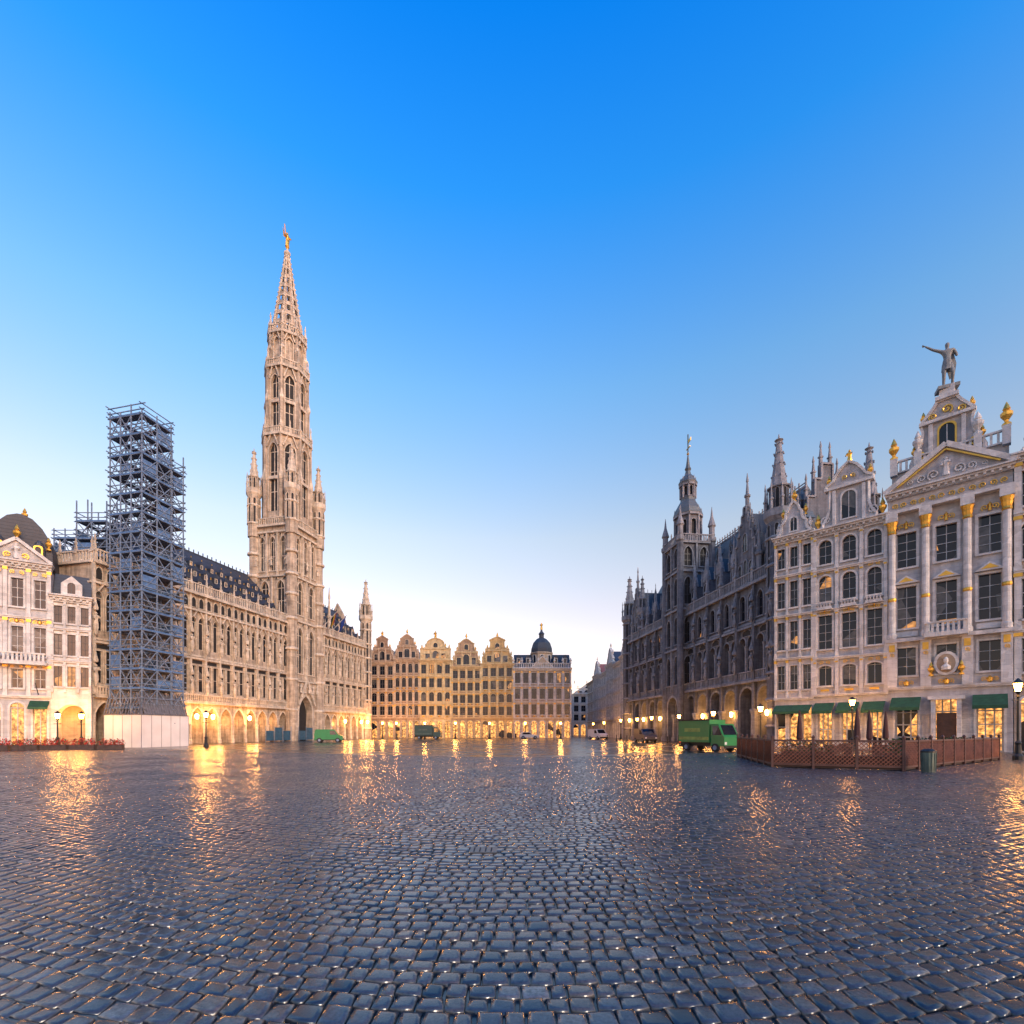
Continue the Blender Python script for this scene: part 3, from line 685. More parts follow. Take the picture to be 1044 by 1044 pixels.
for i in range(6):
    if i not in (2,3):
        c=1.2+i*2.1; f.box('slates',c-.5,c+.5,-3,-.7,15.9,18.1); f.applied(c,16.9,18.0,.6,'rect',-.7); f.uw('roof',[(c-.65,18.1),(c+.65,18.1),(c,18.9)],-3,-.6)
gable(f,6.5,2.4,15.8,2.6,.0,.3,TRI,gold=True,fin=False)
b.done()
def row_house(name,x,y0,y1,H,wm,tm,seed,gh=0,rf=None,nb=3):
    random.seed(seed)
    b=Bd(name,(x,y1,0),mats(wm,tm,rf,M_DFR)); f=Fr(b,x,y1,-90); W=y1-y0
    mass(f,0,W,12,H); fl=4; g0=4.4; fh=(H-g0)/fl
    F=[(0,g0,.7,.05,g0-.7,'seg',dict(glass='shopfront',mull=(1,1),sill=False))]
    for k in range(fl): a=g0+k*fh; F.append((a,a+fh,.5,a+fh*.22,a+fh*.82,'rect',dict(mull=(1,1),dep=.2)))
    facade(f,0,W,F,nb,seed%2==0,False); cornice(f,0,W,H)
    if gh: gable(f,W/2,W*.45,H+.5,gh,-.4,.0,BELL if seed%2 else BAR,gold=False); groof(f,0,W,H+.3,gh*.85,12)
    else: f.vw('roof',[(-.5,H+.4),(-12,H+.4),(-6,H+4.5)],.1,W-.1)
    for c in (1,W-1): f.box('walls',c-.5,c+.5,-7,-6,H,H+6)
    for k in range(2): 
        c=W*(k+.5)/2
        if not gh: f.box('slates',c-.5,c+.5,-3.5,-1.2,H+.5,H+2.6); f.applied(c,H+1,H+2.3,.6,'rect',-1.2)
    b.done()
sp=[(101.5,109,17.5,M_GR,M_W2,3.6,None),(109,118,16.8,M_P,M_W2,0,M_RED),(118,127,17.8,M_W,M_W2,4,None),(127,138,16.6,M_P,M_W2,0,None),(138,149,17.5,M_GR,M_W2,4,M_RED),(149,162,16.5,M_P,M_T2,0,None)]
for i,(a,c,H,wm,tm,gh,rf) in enumerate(sp): row_house('street_townhouse',24.2+.15*i,a,c,H,wm,tm,i+20,gh,rf,4)
b,f=guild('street_end_townhouse',13,21,172,15.5,4,BELL,M_GR,M_W2,3,3,seed=31,gold=False); b.done()
b,f=guild('street_end_townhouse',21,31,170,14,3.5,TRI,M_P,M_W2,4,3,seed=32,gold=False,rf=M_RED); b.done()
b=Bd('corner_townhouse',(13.2,124.5,0),mats(M_P,M_W2,M_RED)); f=Fr(b,13.2,124.5,90)
mass(f,0,40,10,15.5); facade(f,0,40,[(0,4.4,.6,.05,3.7,'seg',dict(glass='shopfront',mull=(1,1),sill=False)),(4.4,8.2,.45,5.2,7.6,'rect'),(8.2,12,.45,9,11.4,'rect'),(12,15.5,.45,12.6,14.8,'rect')],12,False,False); cornice(f,0,40,15.5)
f.vw('roof',[(-.5,16),(-10,16),(-5,20)],.1,39.9); b.done()

# ------------------------------------------------------------------ RIGHT HOUSES
RD=deg(.7156,-.6985)
RX,RY=26.8,50.0
def rpos(u,v=0): 
    a=math.radians(RD); return RX+u*math.cos(a)+v*math.sin(a), RY+u*math.sin(a)-v*math.cos(a)
def rframe(name,u,wm,tm,rf=None,frame=None):
    x,y=rpos(u); b=Bd(name,(x,y,0),mats(wm,tm,rf,frame)); return b,Fr(b,x,y,RD)
b,f=rframe('narrow_guild_house',0,M_W,M_W2,None,M_FR); W=3.45
mass(f,0,W,11,20.6)
facade(f,0,W,[(0,4.9,.7,.05,4.1,'rect',dict(glass='shopfront',mull=(0,1),sill=False)),(4.9,8.9,.6,5.8,8.2,'rect',dict(mull=(1,2),fw=.018,ring=.07)),(8.9,13.2,.62,9.8,12.6,'rect',dict(mull=(1,2),fw=.018,ring=.07)),(13.2,17.2,.62,14,16.6,'rect',dict(mull=(1,2),fw=.018,ring=.07)),(17.2,20.6,.6,18,20,'rect',dict(mull=(1,1),fw=.018,ring=.07))],3,True,True,.09)
cornice(f,0,W,20.6); gable(f,W/2,1.5,21.1,3.4,-.5,0,BAR); f.applied(W/2,21.6,22.9,.6,'round',0); groof(f,0,W,21,2.8,11)
f.vw('awning',[(.15,4.25),(1.3,3.6),(1.3,3.35),(1.26,3.35),(1.26,3.55),(.15,4.18)],.1,W-.1)
b.done()
b,f=rframe('gabled_guild_house',3.45,M_W,M_W2,None,M_FR); W=5.75
mass(f,0,W,11,20.4)
facade(f,0,W,[(0,5.1,.62,.05,4.2,'round',dict(glass='shopfront',mull=(2,2),sill=False,fw=.05)),(5.1,8.6,.56,6,7.9,'seg',dict(mull=(1,1),fw=.02)),(8.6,13.2,.6,9.5,12.7,'rect',dict(mull=(1,3),fw=.02)),(13.2,17.0,.56,13.9,16.5,'round',dict(mull=(1,2),fw=.02)),(17.0,20.4,.56,17.6,19.9,'round',dict(mull=(1,2),fw=.02))],3,True,False,.13)
for i in range(3):
    c=(i+.5)*W/3; f.urn('gilding',c,.16,12.85,.5); f.box('gilding',c-.35,c+.35,.08,.15,5.45,5.65)
    f.scroll('gilding',c-.25,.12,16.78,.18,-1); f.scroll('gilding',c+.25,.12,16.78,.18,1)
    f.scroll('gilding',c-.25,.12,8.2,.18,-1); f.scroll('gilding',c+.25,.12,8.2,.18,1)
    f.scroll('gilding',c-.25,.12,12.95,.18,-1); f.scroll('gilding',c+.25,.12,12.95,.18,1)
    f.balus('trim',c-.6,c+.6,.45,13.35,.6,.22,.05); f.box('trim',c-.62,c+.62,.2,.52,13.2,13.36)
for i in range(4):
    c=min(max(i*W/3,.15),W-.15)
    for w in (8.15,12.75,16.55,19.95): f.box('gilding',c-.12,c+.12,.17,.225,w,w+.14)
cornice(f,0,W,20.4)
gable(f,W/2,W*.36,20.9,5.8,-.5,.1,[(1,0),(1,.08),(.9,.12),(.8,.2),(.74,.3),(.72,.60),(.88,.62),(.88,.68),(.62,.74),(.5,.82),(.3,.92),(0,1)],fin=False)
f.applied(W/2,21.5,24.0,1.1,'round',.1)
for sx in (-1,1): f.box('trim',W/2+sx*1.15-.13,W/2+sx*1.15+.13,.1,.28,21,24.3); f.urn('gilding',W/2+sx*2.5,-.1,20.95,1.6); f.urn('gilding',W/2+sx*1.6,-.1,24.9,1.1); f.scroll('trim',W/2+sx*1.8,.15,21.7,.45,sx)
f.scroll('gilding',W/2-.3,.2,25.3,.22,-1); f.scroll('gilding',W/2+.3,.2,25.3,.22,1)
f.box('trim',W/2-1.9,W/2+1.9,-.4,.35,24.4,24.65)
f.figure('gilding',W/2,-.2,26.6,1.3)
groof(f,0,W,20.8,4.2,11)
for i in range(3): f.vw('awning',[(.15,4.35),(1.5,3.55),(1.5,3.3),(1.46,3.3),(1.46,3.5),(.15,4.28)],i*W/3+.15,(i+1)*W/3-.15)
b.done()
b,f=rframe('brewers_guild_house',9.2,M_W,M_W2,None,M_FR); W=7.8; c=W/2
mass(f,0,W,12,22)
facade(f,0,W,[(0,5.4,.6,.05,4.4,'rect',dict(glass='shopfront',mull=(2,3),sill=False,dep=.5,fw=.05)),
 (5.4,9.6,.5,6.5,8.9,'rect',dict(mull=(1,2),ring=.14,fw=.022))],3,False)
bw=W/3
for i in range(3):
    a=i*bw
    f.cell(a,a+bw,9.6,15.0,bw*.52,10.6,14.2,'rect',mull=(1,3),ring=.2,fw=.025)
    f.cell(a,a+bw,15.0,20.6,bw*.52,15.9,18.9,'rect',mull=(1,3),ring=.2,fw=.025)
    cc=a+bw/2
    f.uw('trim',[(cc-bw*.34,14.45),(cc+bw*.34,14.45),(cc,15.15)],.003,.3)
    f.uw('gilding',[(cc-bw*.2,14.6),(cc+bw*.2,14.6),(cc,14.98)],.3,.33)
    f.scroll('gilding',cc-.3,.14,19.5,.24,-1); f.scroll('gilding',cc+.3,.14,19.5,.24,1); f.figure('gilding',cc,.15,19.2,.7)
    f.lathe('gilding',cc,.12,[(.02,5.55),(.16,5.65),(.16,5.95),(.02,6.1)],8)
    f.scroll('gilding',cc-.3,.14,5.85,.2,-1); f.scroll('gilding',cc+.3,.14,5.85,.2,1)
    f.box('trim',cc-bw*.3,cc+bw*.3,.003,.12,9.85,10.3)
for i in range(4):
    cc=min(max(i*bw,.34),W-.34)
    f.box('trim',cc-.34,cc+.34,.004,.34,5.5,9.4)
    f.lathe('trim',cc,.22,[(.34,9.7),(.34,10.1),(.27,10.2),(.25,19.2)],12)
    f.lathe('gilding',cc,.24,[(.27,18.9),(.33,19.0),(.28,19.15),(.36,19.5),(.33,19.55),(.44,19.9),(.42,19.95)],10)
    for k in range(6): f.scroll('gilding',cc+.1*(-1)**k,.46,19.2+.12*k,.12,(-1)**k)
    f.lathe('gilding',cc,.24,[(.28,13.0),(.31,13.1),(.31,13.2),(.28,13.3)],10)
    f.box('trim',cc-.42,cc+.42,0,.62,19.95,20.6)
    f.box('gilding',cc-.2,cc+.2,.33,.4,8.6,9.2); f.scroll('gilding',cc,.4,8.3,.18,1)
f.box('trim',-.05,W+.05,-.02,.5,9.4,9.7)
f.box('trim',-.05,W+.05,0,.62,20.6,20.85); f.poly('walls',[(0,0,20.6),(W,0,20.6),(W,0,22),(0,0,22)])
for i in range(12): f.scroll('gilding',.5+i*.62,.05,21.4,.24,(-1)**i)
cornice(f,0,W,22)
f.balus('trim',c-1.3,c+1.3,.95,9.75,1.0,.3); f.box('trim',c-1.35,c+1.35,.0,1.08,9.5,9.74)
for sx in (-1,1): f.box('trim',c+sx*1.25-.1,c+sx*1.25+.1,.1,.85,9.75,10.75)
md=[(c+.8*math.cos(t*math.pi/8),7.3+1.0*math.sin(t*math.pi/8)) for t in range(16)]; f.uw('trim',md,.05,.35)
md=[(c+.6*math.cos(t*math.pi/8),7.3+.78*math.sin(t*math.pi/8)) for t in range(16)]; f.uw('recess',md,.35,.36)
f.lathe('trim',c,.45,[(.32,6.75),(.34,7.0),(.1,7.25),(.12,7.3),(.17,7.45),(.16,7.65),(.05,7.8)],8)
for sx in (-1,1): f.urn('gilding',c+sx*.95,.3,6.3,1.2)
f.box('door',c-.62,c+.62,-.3,-.22,.03,3.2); f.box('trim',c-.95,c-.66,.003,.5,0,4.3); f.box('trim',c+.66,c+.95,.003,.5,0,4.3); f.box('trim',c-1.15,c+1.15,.0,.7,4.3,4.6)
f.uw('walls',[(.1,22.55),(W-.1,22.55),(c,25.3)],-.3,.25)
for sx in (-1,1): 
    f.beam('trim',(c+sx*(c+.15),.38,22.62),(c,.38,25.45),.2); f.beam('gilding',(c+sx*(c-.7),.45,22.85),(c,.45,25.0),.06)
f.figure('trim',c,.3,22.9,1.5)
for sx in (-1,1):
    for k in range(3): f.scroll('trim',c+sx*(.8+k*.75),.32,23.2-.08*k,.42-.1*k,sx)
f.box('walls',.2,W-.2,-2.2,-.9,22.4,24.6); f.balus('trim',.2,W-.2,-.8,24.6,1.1,.4)
for u in (.35,2.0,W-2.0,W-.35): 
    f.box('trim',u-.25,u+.25,-1.1,-.5,24.4,25.9); f.urn('gilding' if u in (.35,W-.35) else 'trim',u,-.8,25.9,1.9)
gable(f,c,2.35,24.6,5.2,-1.6,-.9,[(1,0),(1,.1),(.94,.16),(.82,.28),(.7,.38),(.66,.56),(.72,.66),(.72,.72),(.56,.8),(.36,.92),(.26,1),(0,1)],fin=False)
f.applied(c,25.7,27.7,1.0,'round',-.9,trim='gilding'); f.box('trim',c-.75,c+.75,-1.7,-.6,29.8,30.1); f.box('trim',c-.5,c+.5,-1.6,-.7,30.1,30.85)
for sx in (-1,1):
    f.urn('gilding',c+sx*1.55,-1.1,28.3,1.1); f.urn('gilding',c+sx*2.15,-1.1,25.6,1.2)
    f.scroll('gilding',c+sx*1.75,-.82,25.5,.5,sx); f.scroll('gilding',c+sx*.9,-.82,28.6,.3,sx); f.box('trim',c+sx*1.05-.14,c+sx*1.05+.14,-.9,-.7,25.2,28)
f.box('trim',c-1.8,c+1.8,-1.2,-.6,28.05,28.3)
f.scroll('gilding',c,-.8,28.9,.4,1)
groof(f,0,W,22.4,4.5,12,-2.3)
for i in (0,2): f.vw('awning',[(.15,4.6),(1.6,3.7),(1.6,3.42),(1.56,3.42),(1.56,3.66),(.15,4.52)],i*bw+.3,(i+1)*bw-.3)
b.done()
SX,SY,_=f.p(c,-1.15,0)
b,f=rframe('stone_guild_house',17.05,M_T2,M_W2,None,M_FR); W=8
mass(f,0,W,12,22.5)
facade(f,0,W,[(0,5.2,.6,.05,4.3,'round',dict(glass='shopfront',mull=(1,1),sill=False)),(5.2,9.4,.5,6.2,8.8,'rect',dict(mull=(1,2))),(9.4,14,.5,10.3,13.4,'rect',dict(mull=(1,2))),(14,18.4,.5,14.9,17.7,'round',dict(mull=(1,2))),(18.4,22.5,.5,19,21.7,'rect',dict(mull=(1,2)))],5,True,True,.2)
cornice(f,0,W,22.5); gable(f,W/2,W*.44,23,5.5,-.5,0,BAR); groof(f,0,W,22.6,4.5,12); b.done()

# ------------------------------------------------------------------ statue on top (skinned figure)
def statue(name,loc,h,yaw,mat):
    J={'pelvis':(0,0,.52,.062),'waist':(0,0,.60,.052),'chest':(0,0,.72,.075),'neck':(0,0,.83,.028),'head':(0,-.01,.875,.042),'crown':(0,0,.95,.044),
    'ls':(-.10,0,.79,.034),'le':(-.24,-.02,.86,.025),'lh':(-.38,-.04,.97,.017),
    'rs':(.10,0,.79,.034),'re':(.17,.04,.66,.026),'rh':(.13,-.08,.60,.019),
    'lt':(-.05,0,.48,.052),'lk':(-.06,-.03,.28,.036),'la':(-.06,.0,.05,.024),'lf':(-.065,-.07,.02,.02),
    'rt':(.05,0,.48,.052),'rk':(.08,-.05,.28,.036),'ra':(.10,.05,.05,.024),'rf':(.11,-.02,.02,.02)}
    E=[('pelvis','waist'),('waist','chest'),('chest','neck'),('neck','head'),('head','crown'),('chest','ls'),('ls','le'),('le','lh'),('chest','rs'),('rs','re'),('re','rh'),('pelvis','lt'),('lt','lk'),('lk','la'),('la','lf'),('pelvis','rt'),('rt','rk'),('rk','ra'),('ra','rf')]
    K_=list(J); me=bpy.data.meshes.new(name); me.from_pydata([tuple(x*h for x in J[k][:3]) for k in K_],[(K_.index(a),K_.index(b_)) for a,b_ in E],[])
    o=bpy.data.objects.new('body',me); S.collection.objects.link(o)
    md=o.modifiers.new('skin','SKIN'); md.use_smooth_shade=True
    for i,k in enumerate(K_):
        me.skin_vertices[0].data[i].radius=(J[k][3]*h,J[k][3]*h); me.skin_vertices[0].data[i].use_root=(i==0)
    o.modifiers.new('sub','SUBSURF').levels=1; o.modifiers['sub'].render_levels=2
    me.materials.append(mat)
    bb=Bd(name,loc,dict(cloak=mat,plinth=mat,tunic=mat,hand=mat)); o.parent=bb.e; o.rotation_euler=(0,0,math.radians(yaw))
    f=Fr(bb,loc[0],loc[1],yaw,loc[2])
    f.box('plinth',-.3*h*.6,.3*h*.6,-.5,.5,-.25,.02)
    f.lathe('tunic',0,0,[(.10*h,.36*h),(.09*h,.44*h),(.075*h,.56*h),(.065*h,.6*h)],10,0,1,.8)
    f.uw('cloak',[(-.06*h,.82*h),(.11*h,.8*h),(.17*h,.5*h),(.14*h,.26*h),(.06*h,.2*h),(.0,.5*h)],-.09*h,-.06*h)
    for k in range(5):
        a=-.4+.2*k; f.beam('hand',(-.38*h,.04*h,.97*h),(-.38*h-.05*h*math.cos(a),.04*h,.97*h+.05*h*math.sin(a)+.02*h),.006*h)
    bb.done()
statue('rooftop_statue',(SX,SY,30.87),4.0,RD+18,M_STAT)

# ------------------------------------------------------------------ LEFT HOUSES (angled towards the square)
LA=35.0; lc,ls=math.cos(math.radians(LA)),math.sin(math.radians(LA))
EX,EY=-42.9,50.0
def lpos(u): return EX+u*lc,EY+u*ls
x,y=lpos(-7.8)
b=Bd('domed_guild_house',(x,y,0),mats(M_W,M_W2)); f=Fr(b,x,y,LA); W=4.8; c=W/2
mass(f,0,W,7,17.4)
facade(f,0,W,[(0,5.0,.62,.05,4.4,'round',dict(glass='shopfront',mull=(1,1),sill=False)),(5.0,8.2,.52,5.8,7.6,'rect',dict(mull=(1,1),dep=.2,fw=.025)),(8.2,12.6,.54,8.9,11.7,'rect',dict(mull=(1,2),dep=.2,fw=.025)),(12.6,17.4,.54,13.6,16.3,'rect',dict(mull=(1,2),dep=.2,fw=.025))],3,True,True,.14)
cornice(f,0,W,17.4)
f.uw('walls',[(.1,17.95),(W-.1,17.95),(c,19.9)],-.3,.3)
for sx in (-1,1): f.beam('trim',(c+sx*(c+.1),.4,18.0),(c,.4,20.0),.14); f.scroll('gilding',c+sx*.6,.38,18.4,.3,sx)
f.figure('trim',c,.35,18.1,1.4); f.balus('trim',.3,W-.3,.9,8.25,.9,.3); f.box('trim',.2,W-.2,0,1.05,8.0,8.24)
for i in range(3):
    cc=(i+.5)*W/3
    f.lathe('gilding',cc,.15,[(.02,12.0),(.16,12.1),(.16,12.3),(.02,12.45)],8)
    for sx in (-1,1): f.scroll('gilding',cc+sx*.3,.15,12.2,.2,sx); f.scroll('gilding',cc+sx*.3,.15,16.85,.2,sx); f.scroll('gilding',cc+sx*.28,.15,7.85,.15,sx)
    f.uw('trim',[(cc-.6,11.85),(cc+.6,11.85),(cc,12.5)],.003,.12)
rp=[(.0,17.9),(.05,19.3),(.3,20.6),(.8,21.7),(1.5,22.5),(2.2,22.8)]
f.uw('roof',rp+[(W-x_,z) for x_,z in reversed(rp)],-6,-1.0)
for u in (1.0,W-1.0): f.lathe('slates',u,-.9,[(.5,18.4),(.5,19.6),(.3,20.2),(.05,20.5)],8); f.applied(u,18.7,19.7,.45,'round',-.43,trim='gilding')
for u in (.3,c,W-.3): f.urn('gilding',u,-.8 if u!=c else -3,19.6 if u!=c else 22.8,1.3)
f.urn('gilding',c,.1,19.9,1.5)
f.vw('awning',[(.15,4.6),(1.2,3.95),(1.2,3.75),(1.16,3.75),(1.16,3.9),(.15,4.52)],3.3,W-.1)
for k in range(2):
    f.beam('ironwork',(.9+k*3,.1,5.2),(.9+k*3,1.5,6.2),.03)
b.done()
x,y=lpos(-3.0)
bl=Bd('narrow_arched_house',(x,y,0),mats(M_W2,M_W2,None,M_DFR)); f=Fr(bl,x,y,LA); W=3.0
mass(f,0,W,4,14.6,-.56,5)
for x_ in (.1,W-.1): f.box('walls',x_-.097,x_+.097,-4,-.6,0,5)
f.cell(0,W,0,5.4,2.1,0,4.3,'round',dep=2.4,mull=None,glass='recess',sill=False,ring=.22,n=12)
facade(f,0,W,[(5.4,8.6,.62,6.1,8.1,'rect',dict(mull=(1,1),dep=.2,fw=.02)),(8.6,11.8,.62,9.2,11.3,'rect',dict(mull=(1,2),dep=.2,fw=.02)),(11.8,14.6,.6,12.4,14.1,'rect',dict(mull=(1,1),dep=.2,fw=.02))],3,True,False,.08)
cornice(f,0,W,14.6); f.vw('roof',[(-.4,15.0),(-4,15.0),(-3.4,17.6),(-1.6,17.6)],.05,W-.05)
f.uw('walls',[(.7,15.1),(2.3,15.1),(2.3,16.4),(1.5,17.2),(.7,16.4)],-.6,0); f.applied(1.5,15.4,16.5,.6,'round',0)
pointlamp(bl,f.p(1.5,-1.2,3.3),170); pointlamp(bl,f.p(1.5,.9,3.3),90)
bl.done()
x,y=lpos(-7.85-11.9)
b=Bd('corner_guild_house',(x,y,0),mats(M_P,M_W2)); f=Fr(b,x,y,LA); mass(f,0,11.9,7,17)
facade(f,0,11.9,[(0,5,.6,.05,4.2,'round',dict(glass='shopfront',mull=(1,1),sill=False)),(5,9,.5,6,8.4,'rect'),(9,13,.5,10,12.4,'rect'),(13,17,.5,14,16.4,'rect')],5); cornice(f,0,11.9,17); f.vw('roof',[(-.4,17.4),(-7,17.4),(-4,20)],0,11.9); b.done()

# ------------------------------------------------------------------ STREET LAMPS
def street_lamp(x,y,h=4.4,power=650):
    b=Bd('street_lamp',(x,y,0),dict(post=M_IRON,lantern=M_LAMP,cap=M_IRON)); f=Fr(b,x,y,0)
    f.lathe('post',0,0,[(.26,0),(.26,.25),(.16,.4),(.13,.9),(.16,1.0),(.07,1.15),(.055,h-1.1),(.1,h-1.05),(.05,h-.95),(.14,h-.75)],10)
    f.beam('post',(-.35,0,h-1.25),(.35,0,h-1.25),.025)
    f.lathe('lantern',0,0,[(.13,h-.74),(.22,h-.3)],6); f.lathe('cap',0,0,[(.27,h-.3),(.25,h-.24),(.1,h-.08),(.03,h)],6)
    for k in range(6):
        a=math.radians(60*k+22.5); f.beam('cap',(.14*math.cos(a),.14*math.sin(a),h-.75),(.235*math.cos(a),.235*math.sin(a),h-.28),.012)
    pointlamp(b,(x,y,h-.5),power,r=.38); b.done()
for x,y,h,pw in ((28.9,28,4.7,800),(29.0,41.8,4.6,800),(22.8,45,4.2,1100),(23.4,57,4.2,900),(23.5,69,4.2,900),(22.2,78,4.2,900),(22.2,87,4.2,900),(21.5,97,4.2,900),(21,112,4,600),(21.5,130,4,600),
    (-27.2,103,3.8,900),(-24.5,104,3.8,900),(-12,104,3.8,900),(-4.8,104,3.8,900),(2.8,104,3.8,900),(10.3,104,3.8,900),(-18.5,104,3.8,900),(-41.8,47.6,3.6,700),(-43.0,46.4,3.6,700),(-31.2,50,3.8,900)):
    street_lamp(x,y,h,pw)

# ------------------------------------------------------------------ VEHICLES
def van(name,x,y,yaw,L,W,H,col,kind='van',band=None):
    b=Bd(name,(x,y,0),dict(body=plain(name+'_paint',col,.3,0,.08),glass=M_GLASS,tyres=M_RUB,trim=M_IRON,lights=plain('tail_light',(.5,.03,.02),.3,emit=(1,.1,.03),es=1.2),headlights=plain('head_light',(.8,.8,.75),.2),stripe=plain('stripe',band or col,.4),hubs=M_STEEL))
    f=Fr(b,x,y,yaw); h0=.32
    if kind=='van':
        P=[(0,h0),(0,H*.55),(L*.03,H*.93),(L*.08,H),(L*.66,H),(L*.70,H*.97),(L*.84,H*.60),(L*.97,H*.50),(L,H*.42),(L,h0)]
        f.uw('body',P,-W/2,W/2)
        for s_ in (-1,1):
            v=s_*(W/2+.006); f.poly('glass',[(L*.55,v,H*.6),(L*.80,v,H*.6),(L*.70,v,H*.9),(L*.55,v,H*.9)])
            f.box('trim',L*.05,L*.95,s_*W/2-.02,s_*W/2+.02,h0,h0+.12)
        f.poly('glass',[(L*.845,-W*.42,H*.61),(L*.845,W*.42,H*.61),(L*.712,W*.4,H*.955),(L*.712,-W*.4,H*.955)])
    elif kind=='car':
        P=[(0,h0),(0,H*.6),(L*.03,H*.66),(L*.12,H*.94),(L*.2,H),(L*.5,H),(L*.68,H*.66),(L*.95,H*.55),(L,H*.4),(L,h0)]
        f.uw('body',P,-W/2,W/2)
        for s_ in (-1,1):
            v=s_*(W/2+.006); f.poly('glass',[(L*.12,v,H*.66),(L*.64,v,H*.66),(L*.49,v,H*.93),(L*.2,v,H*.93)])
        f.poly('glass',[(L*.675,-W*.42,H*.68),(L*.675,W*.42,H*.68),(L*.515,W*.38,H*.98),(L*.515,-W*.38,H*.98)])
    else:
        f.box('body',0,L*.70,-W/2,W/2,.75,H); f.box('trim',0,L*.98,-W*.35,W*.35,.45,.74)
        P=[(L*.72,.45),(L*.72,H*.86),(L*.88,H*.86),(L*.97,H*.52),(L,H*.46),(L,.45)]
        f.uw('body',P,-W*.47,W*.47)
        for s_ in (-1,1):
            v=s_*(W*.47+.006); f.poly('glass',[(L*.76,v,H*.52),(L*.95,v,H*.52),(L*.875,v,H*.8),(L*.76,v,H*.8)])
            f.box('stripe',L*.02,L*.68,s_*(W/2+.005)-.01,s_*(W/2+.005)+.01,.95,1.2)
            f.box('stripe',L*.14,L*.50,s_*(W/2+.005)-.01,s_*(W/2+.005)+.01,H*.62,H*.74)
            f.box('trim',0,L*.7,s_*W/2-.03,s_*W/2+.03,H-.08,H+.03)
        f.poly('glass',[(L*.975,-W*.4,H*.53),(L*.975,W*.4,H*.53),(L*.89,W*.38,H*.83),(L*.89,-W*.38,H*.83)])
    for s_ in (-1,1):
        f.box('lights',-.03,.02,s_*W*.42-.08,s_*W*.42+.08,.7,1.0); f.box('headlights',L-.03,L+.02,s_*W*.38-.12,s_*W*.38+.12,.6,.8)
        for u in (L*.18,L*.82):
            r=.34
            f.uw('tyres',[(u+r*math.cos(t*math.pi/8),r+r*math.sin(t*math.pi/8)) for t in range(16)],s_*(W/2+.03)-.22*(s_>0),s_*(W/2+.03)+.22*(s_<0))
            f.uw('hubs',[(u+r*.55*math.cos(t*math.pi/5),r+r*.55*math.sin(t*math.pi/5)) for t in range(10)],s_*(W/2+.035)-.01,s_*(W/2+.035)+.01)
    f.box('trim',L-.02,L+.06,-W*.46,W*.46,h0,h0+.2); f.box('trim',-.06,.02,-W*.46,W*.46,h0,h0+.2)
    b.done()
van('delivery_truck',15.3,43,-62,4.6,1.9,2.6,(.015,.20,.06),'truck',(.25,.35,.08))
van('delivery_van',-28.5,71,12,3.9,1.7,1.9,(.015,.20,.07),'van')
van('delivery_truck',-19.5,99,0,5.2,2.2,2.8,(.02,.06,.06),'truck',(.06,.10,.09))
van('parked_car',1.5,101,5,3.9,1.7,1.45,(.6,.6,.6),'car')
van('parked_van',16,98,-70,4.6,1.9,2.0,(.6,.6,.62),'van')
van('parked_van',19.0,73,-85,4.6,1.9,2.0,(.08,.07,.07),'van')

# ------------------------------------------------------------------ TERRACE FENCE
fm=dict(frame=plain('fence_frame',(.09,.04,.03),.6),lattice=plain('fence_lattice',(.24,.09,.05),.65),base=plain('fence_base',(.04,.025,.02),.7))
fb=Bd('trellis_terrace_fence',(12,22.4,0),fm)
pts=[(14.5,31.5),(12.0,22.6),(16.3,20.4),(28.0,28.2)]
for (x0,y0),(x1,y1) in zip(pts,pts[1:]):
    L=math.hypot(x1-x0,y1-y0); f=Fr(fb,x0,y0,deg(x1-x0,y1-y0)); n=max(1,round(L/1.55)); p=L/n
    for i in range(n+1): f.box('frame',i*p-.05,i*p+.05,-.05,.05,0,1.38); f.lathe('frame',i*p,0,[(.07,1.38),(.08,1.43),(.02,1.5)],6)
    for i in range(n):
        a,b_=i*p+.06,(i+1)*p-.06; w0,w1=.22,1.22
        f.box('frame',a,b_,-.03,.03,1.22,1.30); f.box('frame',a,b_,-.03,.03,.14,.22); f.box('base',a,b_,-.2,-.06,.05,.62)
        w=b_-a; h=w1-w0; st=.17
        for sgn in (1,-1):
            k=-h
            while k<w:
                s0=max(0,-k); s1=min(h,w-k)
                if s1>s0+.02:
                    if sgn>0: f.beam('lattice',(a+k+s0,.012,w0+s0),(a+k+s1,.012,w0+s1),.014)
                    else: f.beam('lattice',(a+k+s0,-.018,w1-s0),(a+k+s1,-.018,w1-s1),.014)
                k+=st
fb.done()
def planter(name,x,y,yaw,L,flower,hgt=.55,base=.45,dens=260,mix=.5):
    b=Bd(name,(x,y,0),dict(box=plain('planter_box',(.08,.05,.04),.7),leaves=plain('planter_leaves',(.04,.08,.03),.8),flowers=plain('planter_flowers',flower,.7)))
    f=Fr(b,x,y,yaw); f.box('box',0,L,-.22,.22,0,base)
    for i in range(int(L*2)+1): f.box('box',i*.5-.03,i*.5+.03,.22,.25,0,base+.04)
    for i in range(int(L*dens)):
        u=R(0,L); v=R(-.3,.3); w=base+R(-.05,hgt)*(.6+.4*math.sin(u*5)**2); r=R(.03,.07); p=Vector(f.p(u,v,w))
        d1=Vector((R(-1,1),R(-1,1),R(-1,1))).normalized(); d2=d1.cross(Vector((R(-1,1),R(-1,1),R(-1,1)))).normalized()
        b.add('flowers' if R(0,1)<mix else 'leaves',[tuple(p+d1*r),tuple(p+d2*r),tuple(p-d1*r),tuple(p-d2*r)],[(0,1,2,3)])
    b.done()
for i in range(6): planter('flower_planter',-48.0+i*2.2,42.2+.35*i,8,1.95,(.60,.03,.02),.6,.45,300,.65)
